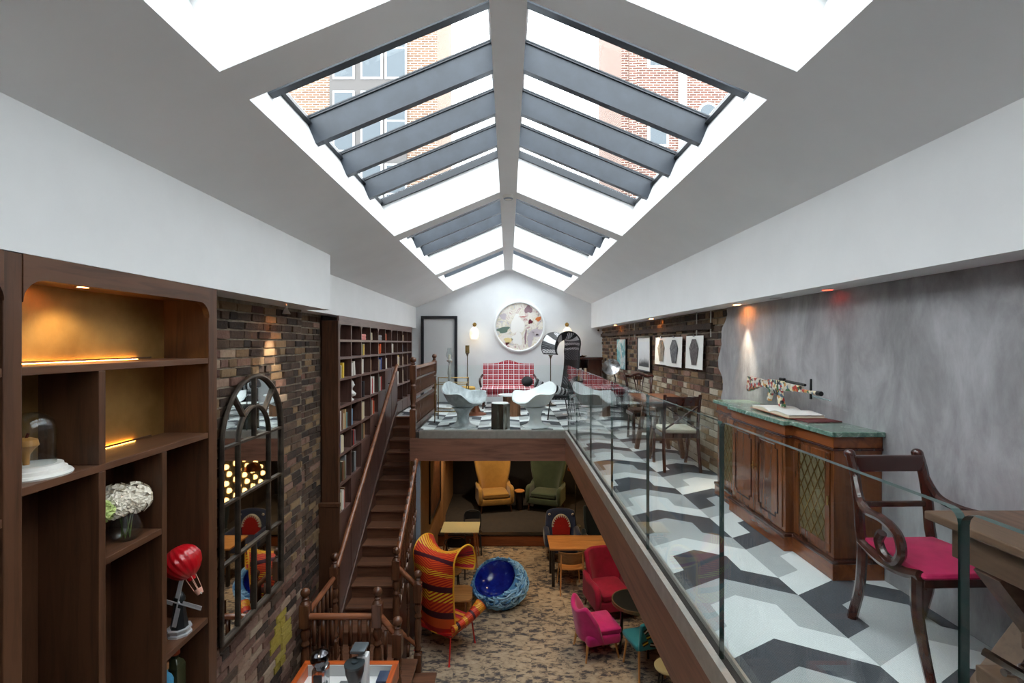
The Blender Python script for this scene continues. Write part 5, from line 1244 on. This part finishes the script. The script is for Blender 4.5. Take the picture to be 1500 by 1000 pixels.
# ================================================================== THINGS ON THE DISPLAY SHELVES
cl2=thing('glass_cloche','glass dome over an amber specimen on a white stepped base','cloche',(-2.155,2.185,4.10))
MB().lathe([(0,0),(.142,0),(.145,.008),(.138,.018),(.125,.02),(.122,.034),(.112,.038),(.108,.052),(0,.054)],36).build('stepped_base',whitecer,cl2,True)
MB().lathe([(.085,.054),(.086,.20),(.078,.245),(.058,.272),(.03,.286),(.002,.29),(.002,.287),(.029,.283),(.056,.269),(.075,.243),(.083,.20),(.082,.054)],36,ring=True).build('glass_dome',clear,cl2,True)
MB().lathe([(.012,.054),(.014,.10),(.03,.125),(.045,.14),(.04,.165),(.018,.175),(0,.175)],16,c=(-.01,-.015,0)).build('specimen',plain('amber_fungus',(188,132,70),.5),cl2,True)
MB().tube([(-.01,-.015,.17),(-.005,-.01,.195)],.006,6).build('specimen_tip',plain('red_brown_tip',(120,50,36),.5),cl2,True)
va=thing('flower_vase','squat glass vase of white hydrangeas on the display shelf','vase',(-2.10,2.655,3.625))
MB().lathe([(.0,.0),(.052,.0),(.074,.03),(.078,.06),(.062,.11),(.05,.14),(.046,.14),(.058,.108),(.073,.06),(.069,.032),(.048,.006),(0,.006)],30).build('glass_bowl',clear,va,True)
random.seed(2); petal=plain('white_petal',(238,230,214),.7,c2=(224,214,196),nscale=20); greenp=plain('pale_green_petal',(190,206,128),.7); stemm=plain('green_stem',(98,112,58),.7)
for k in range(5):
    a=k*1.3; MB().tube([(.02*math.cos(a),.02*math.sin(a),.01),(.035*math.cos(a+1),.035*math.sin(a+1),.16)],.003,6).build('stem',stemm,va,True)
def floret_head(c,r,n,mat,name):
    m=MB()
    for k in range(n):
        z=1-1.75*(k+.5)/n; a=k*2.39996; q=math.sqrt(max(0,1-z*z)); d=Vector((q*math.cos(a),q*math.sin(a),z)); p=Vector(c)+d*r*random.uniform(.86,1.16)
        R=d.to_track_quat('Z','Y').to_matrix().to_4x4(); s=random.uniform(.02,.03)
        for j in range(4):
            t=j*PI/2+random.uniform(-.2,.2); u,v=Vector((math.cos(t),math.sin(t),0)),Vector((-math.sin(t),math.cos(t),0))
            vs=[Vector((0,0,0)),u*s*.6+v*s*.5+Vector((0,0,s*.25)),u*s*1.15+Vector((0,0,s*.1)),u*s*.6-v*s*.5+Vector((0,0,s*.25))]
            m.add(vs,[(0,3,2,1)],0,Matrix.Translation(p)@R)
    m.ball(c,r*.82,12,8); m.build(name,mat,va)
floret_head((.01,.035,.205),.078,90,petal,'hydrangea_head'); floret_head((-.01,-.05,.20),.07,80,petal,'hydrangea_head'); floret_head((-.06,.0,.23),.06,60,petal,'hydrangea_head'); floret_head((-.01,-.145,.20),.045,50,greenp,'green_bloom')
wm=thing('windmill_model','small black and silver windmill model on the display shelf','model',(-2.085,3.065,2.86)); slv=plain('tarnished_silver',(200,200,202),.3,.35)
MB().lathe([(.07,0),(.07,.012),(.058,.016),(.058,.03),(.07,.034),(.07,.044),(0,.044)],8).build('base',slv,wm)
MB().lathe([(.05,.044),(.028,.21),(0,.215)],8).build('tower',blkp,wm); MB().lathe([(.034,.21),(.032,.23),(.02,.255),(0,.265)],12).build('cap',blkp,wm,True)
for k in range(4):
    t=.25+k*PI/2; d=Vector((math.sin(t)*.9,0,math.cos(t))); d.normalize(); hub=Vector((.02,-.045,.215)); s_=MB().bar(hub,hub+d*.15,.006,.006,up=(0,1,0)); sd_=d.cross(Vector((0,1,0)))
    s_.bar(hub+d*.03+sd_*.012,hub+d*.15+sd_*.012,.022,.003,up=(0,1,0)); s_.build('sail',slv,wm)
MB().ball((.02,-.04,.215),.01,8,6).build('hub',slv,wm,True)
ba=thing('balloon_model','red ribbed hot-air balloon model tilted above the windmill','model',(-2.065,3.06,3.215),0); redg=plain('glossy_red',(180,18,28),.22,coat=.4)
T=Matrix.Translation((0,0,.105))@Matrix.Rotation(-.6,4,'Y')@Matrix.Rotation(-.1,4,'X')
m=MB(); vs=[];fs=[]; sg,rg=72,16
for j in range(rg+1):
    t=PI*j/rg; 
    for k in range(sg):
        a=2*PI*k/sg; r=.105*(1+.04*math.sin(18*a+t*3))*math.sin(t)*(1-.10*math.cos(t)*0)+(.012 if j in (0,) else 0); vs.append((r*math.cos(a),r*math.sin(a),-.10*math.cos(t)-(.02*max(0,math.cos(t))**3)))
for j in range(rg):
    for k in range(sg): l=(k+1)%sg; fs.append((j*sg+k,j*sg+l,(j+1)*sg+l,(j+1)*sg+k))
m.add(vs,fs,0,T); m.lathe([(.02,-.135),(.028,-.11),(.02,-.10)],16,M=T); m.build('envelope',redg,ba,True)
bs=T@Vector((0,0,-.215)); pkw=plain('pinkish_wicker',(206,150,130),.7)
MB().lathe([(.018,-.235),(.024,-.20),(.02,-.20),(.015,-.23)],12,M=T,ring=True).build('basket',pkw,ba,True)
for k in range(4): a=PI/4+k*PI/2; MB().tube([T@Vector((.022*math.cos(a),.022*math.sin(a),-.20)),T@Vector((.03*math.cos(a),.03*math.sin(a),-.10))],.002,6).build('rope',pkw,ba,True)
MB().tube(spl([T@Vector((.0,0,-.215)),T@Vector((.03,-.03,-.24)),T@Vector((.05,-.05,-.23))]),.002,6).build('trailing_line',paper,ba,True)
def bottle(label,loc,h,r,gm,capm,sq=False):
    b=thing('bottle',label,'bottle',loc,0,'bottles on the display shelf'); seg=4 if sq else 20
    MB().lathe([(r,0),(r,h*.62),(r*.8,h*.70),(r*.36,h*.78),(r*.36,h*.9),(0,h*.9)],seg).build('body',gm,b,not sq,bevel=.004 if sq else 0); MB().lathe([(r*.45,h*.86),(r*.45,h),(0,h)],16).build('cap',capm,b,True)
    MB().lathe([(r*1.01,h*.18),(r*1.01,h*.5)],seg).build('paper_label',paper,b) if not sq else None
corkm=plain('cork_stopper',(176,128,88),.7); bluel=plain('blue_neck',(74,150,190),.5); copc=plain('orange_cap',(196,84,48),.4); amb=plain('amber_spirit',(96,60,24),.15); grn=plain('olive_glass',(58,60,40),.12)
bottle('blue-necked bottle with a wooden stopper on the low display shelf',(-2.13,3.0,2.42),.30,.045,bluel,corkm); bottle('square dark bottle with orange cap on the low display shelf',(-2.15,3.12,2.42),.32,.06,grn,copc,True)
bottle('amber bottle against the divider on the low display shelf',(-2.20,2.91,2.42),.28,.04,amb,blkp)

# ================================================================== CEILING FITTINGS AND LAMPS
for i,(y,x,on,lab) in enumerate(((7.36,2.18,1,'recessed downlight in the right bulkhead over the brick wall prints'),(4.65,2.2,1,'recessed downlight in the right bulkhead washing the plaster by the cabinet'),(3.97,2.2,0,'unlit recessed downlight in the right bulkhead'),(3.36,2.22,1,'reddish recessed downlight in the right bulkhead nearest the camera'),(9.9,2.19,1,'recessed downlight in the right bulkhead over the teal canvas'))):
    d=thing('recessed_or_fill_downlight',lab,'light',(x,y,5.073),0,'recessed downlights'); MB().lathe([(.034,-.005),(.045,-.005),(.045,0),(.034,0)],20,ring=True).build('bezel',whitegl,d,True); MB().lathe([(0,-.003),(.034,-.003)],20).build('lamp',(emit('warm_red_lamp',(255,150,110),.8) if i==3 else downm) if on else greym,d)
    if on and i!=3: spot('downlight_beam',d,(0,0,-.02),(.055,0,-1.0),42 if i==1 else (8 if i==4 else 22),(1,.84,.62),.8,.8,.015)
sl_=thing('wall_spotlight','small silver reflector spotlight under the left bulkhead above the mirror','light',(-2.15,4.68,5.073)); MB().tube([(0,0,0),(0,0,-.035)],.008,8).build('stem',chrome,sl_,True); MB().lathe([(.012,-.03),(.02,-.05),(.04,-.09),(.038,-.09),(.016,-.048),(.01,-.032)],18,ring=True).build('reflector',chrome,sl_,True); MB().lathe([(0,-.08),(.034,-.08)],18).build('lamp',downm,sl_)
spot('spotlight_beam',sl_,(0,0,-.11),(-.12,-.02,-.9),40,(1,.86,.66),1.0,.8,.015)
sm=thing('smoke_detector','white round smoke detector on the roof ridge','smoke detector',(0,5.86,zc(.1))); MB().lathe([(0,-.05),(.045,-.05),(.06,-.035),(.065,-.012),(.07,0)],24).build('body',whitecer,sm,True); MB().lathe([(.046,-.052),(.058,-.038),(.052,-.036),(.042,-.048)],24,ring=True).build('grille',greym,sm,True)
cc=thing('security_camera','small white security camera in the far right ceiling corner','camera',(2.2,11.80,5.073)); MB().lathe([(.03,-.02),(.035,0)],14).build('mount',whitecer,cc,True); MB().tube([(0,0,-.05),(-.02,-.10,-.06)],.03,12).build('body',whitecer,cc,True); MB().tube([(-.02,-.10,-.06),(-.022,-.108,-.061)],.024,12).build('lens',blackm,cc,True)
for (x,y,tx,ty,e,lab) in ((-.55,12.2,.35,.5,46,'added fill downlight under the platform over the mustard armchair'),(1.0,12.2,.1,.6,26,'added fill downlight under the platform over the green armchair'),(-1.2,10.9,-.3,.2,42,'added fill downlight under the platform beside the dark painting'),(.3,9.6,.5,.6,34,'added fill downlight under the platform near the wooden table'),(1.75,8.3,-.1,.2,26,'added fill downlight under the walkway over the magenta armchair'),(1.7,6.9,-.1,.1,18,'added fill downlight under the walkway over the teal chair')):  # unseen downlights, added to brighten the lower lounge
    d=thing('recessed_or_fill_downlight',lab,'light',(x,y,2.93 if y>7.95 else 2.95),0,'added lower fill downlights'); MB().lathe([(.034,-.005),(.045,-.005),(.045,0),(.034,0)],20,ring=True).build('bezel',blackm,d,True); MB().lathe([(0,-.003),(.034,-.003)],20).build('lamp',downm,d)
    spot('downlight_beam',d,(0,0,-.02),(tx,ty,-2.2),e*1.7,(1,.76,.48),1.6,.8,.04)
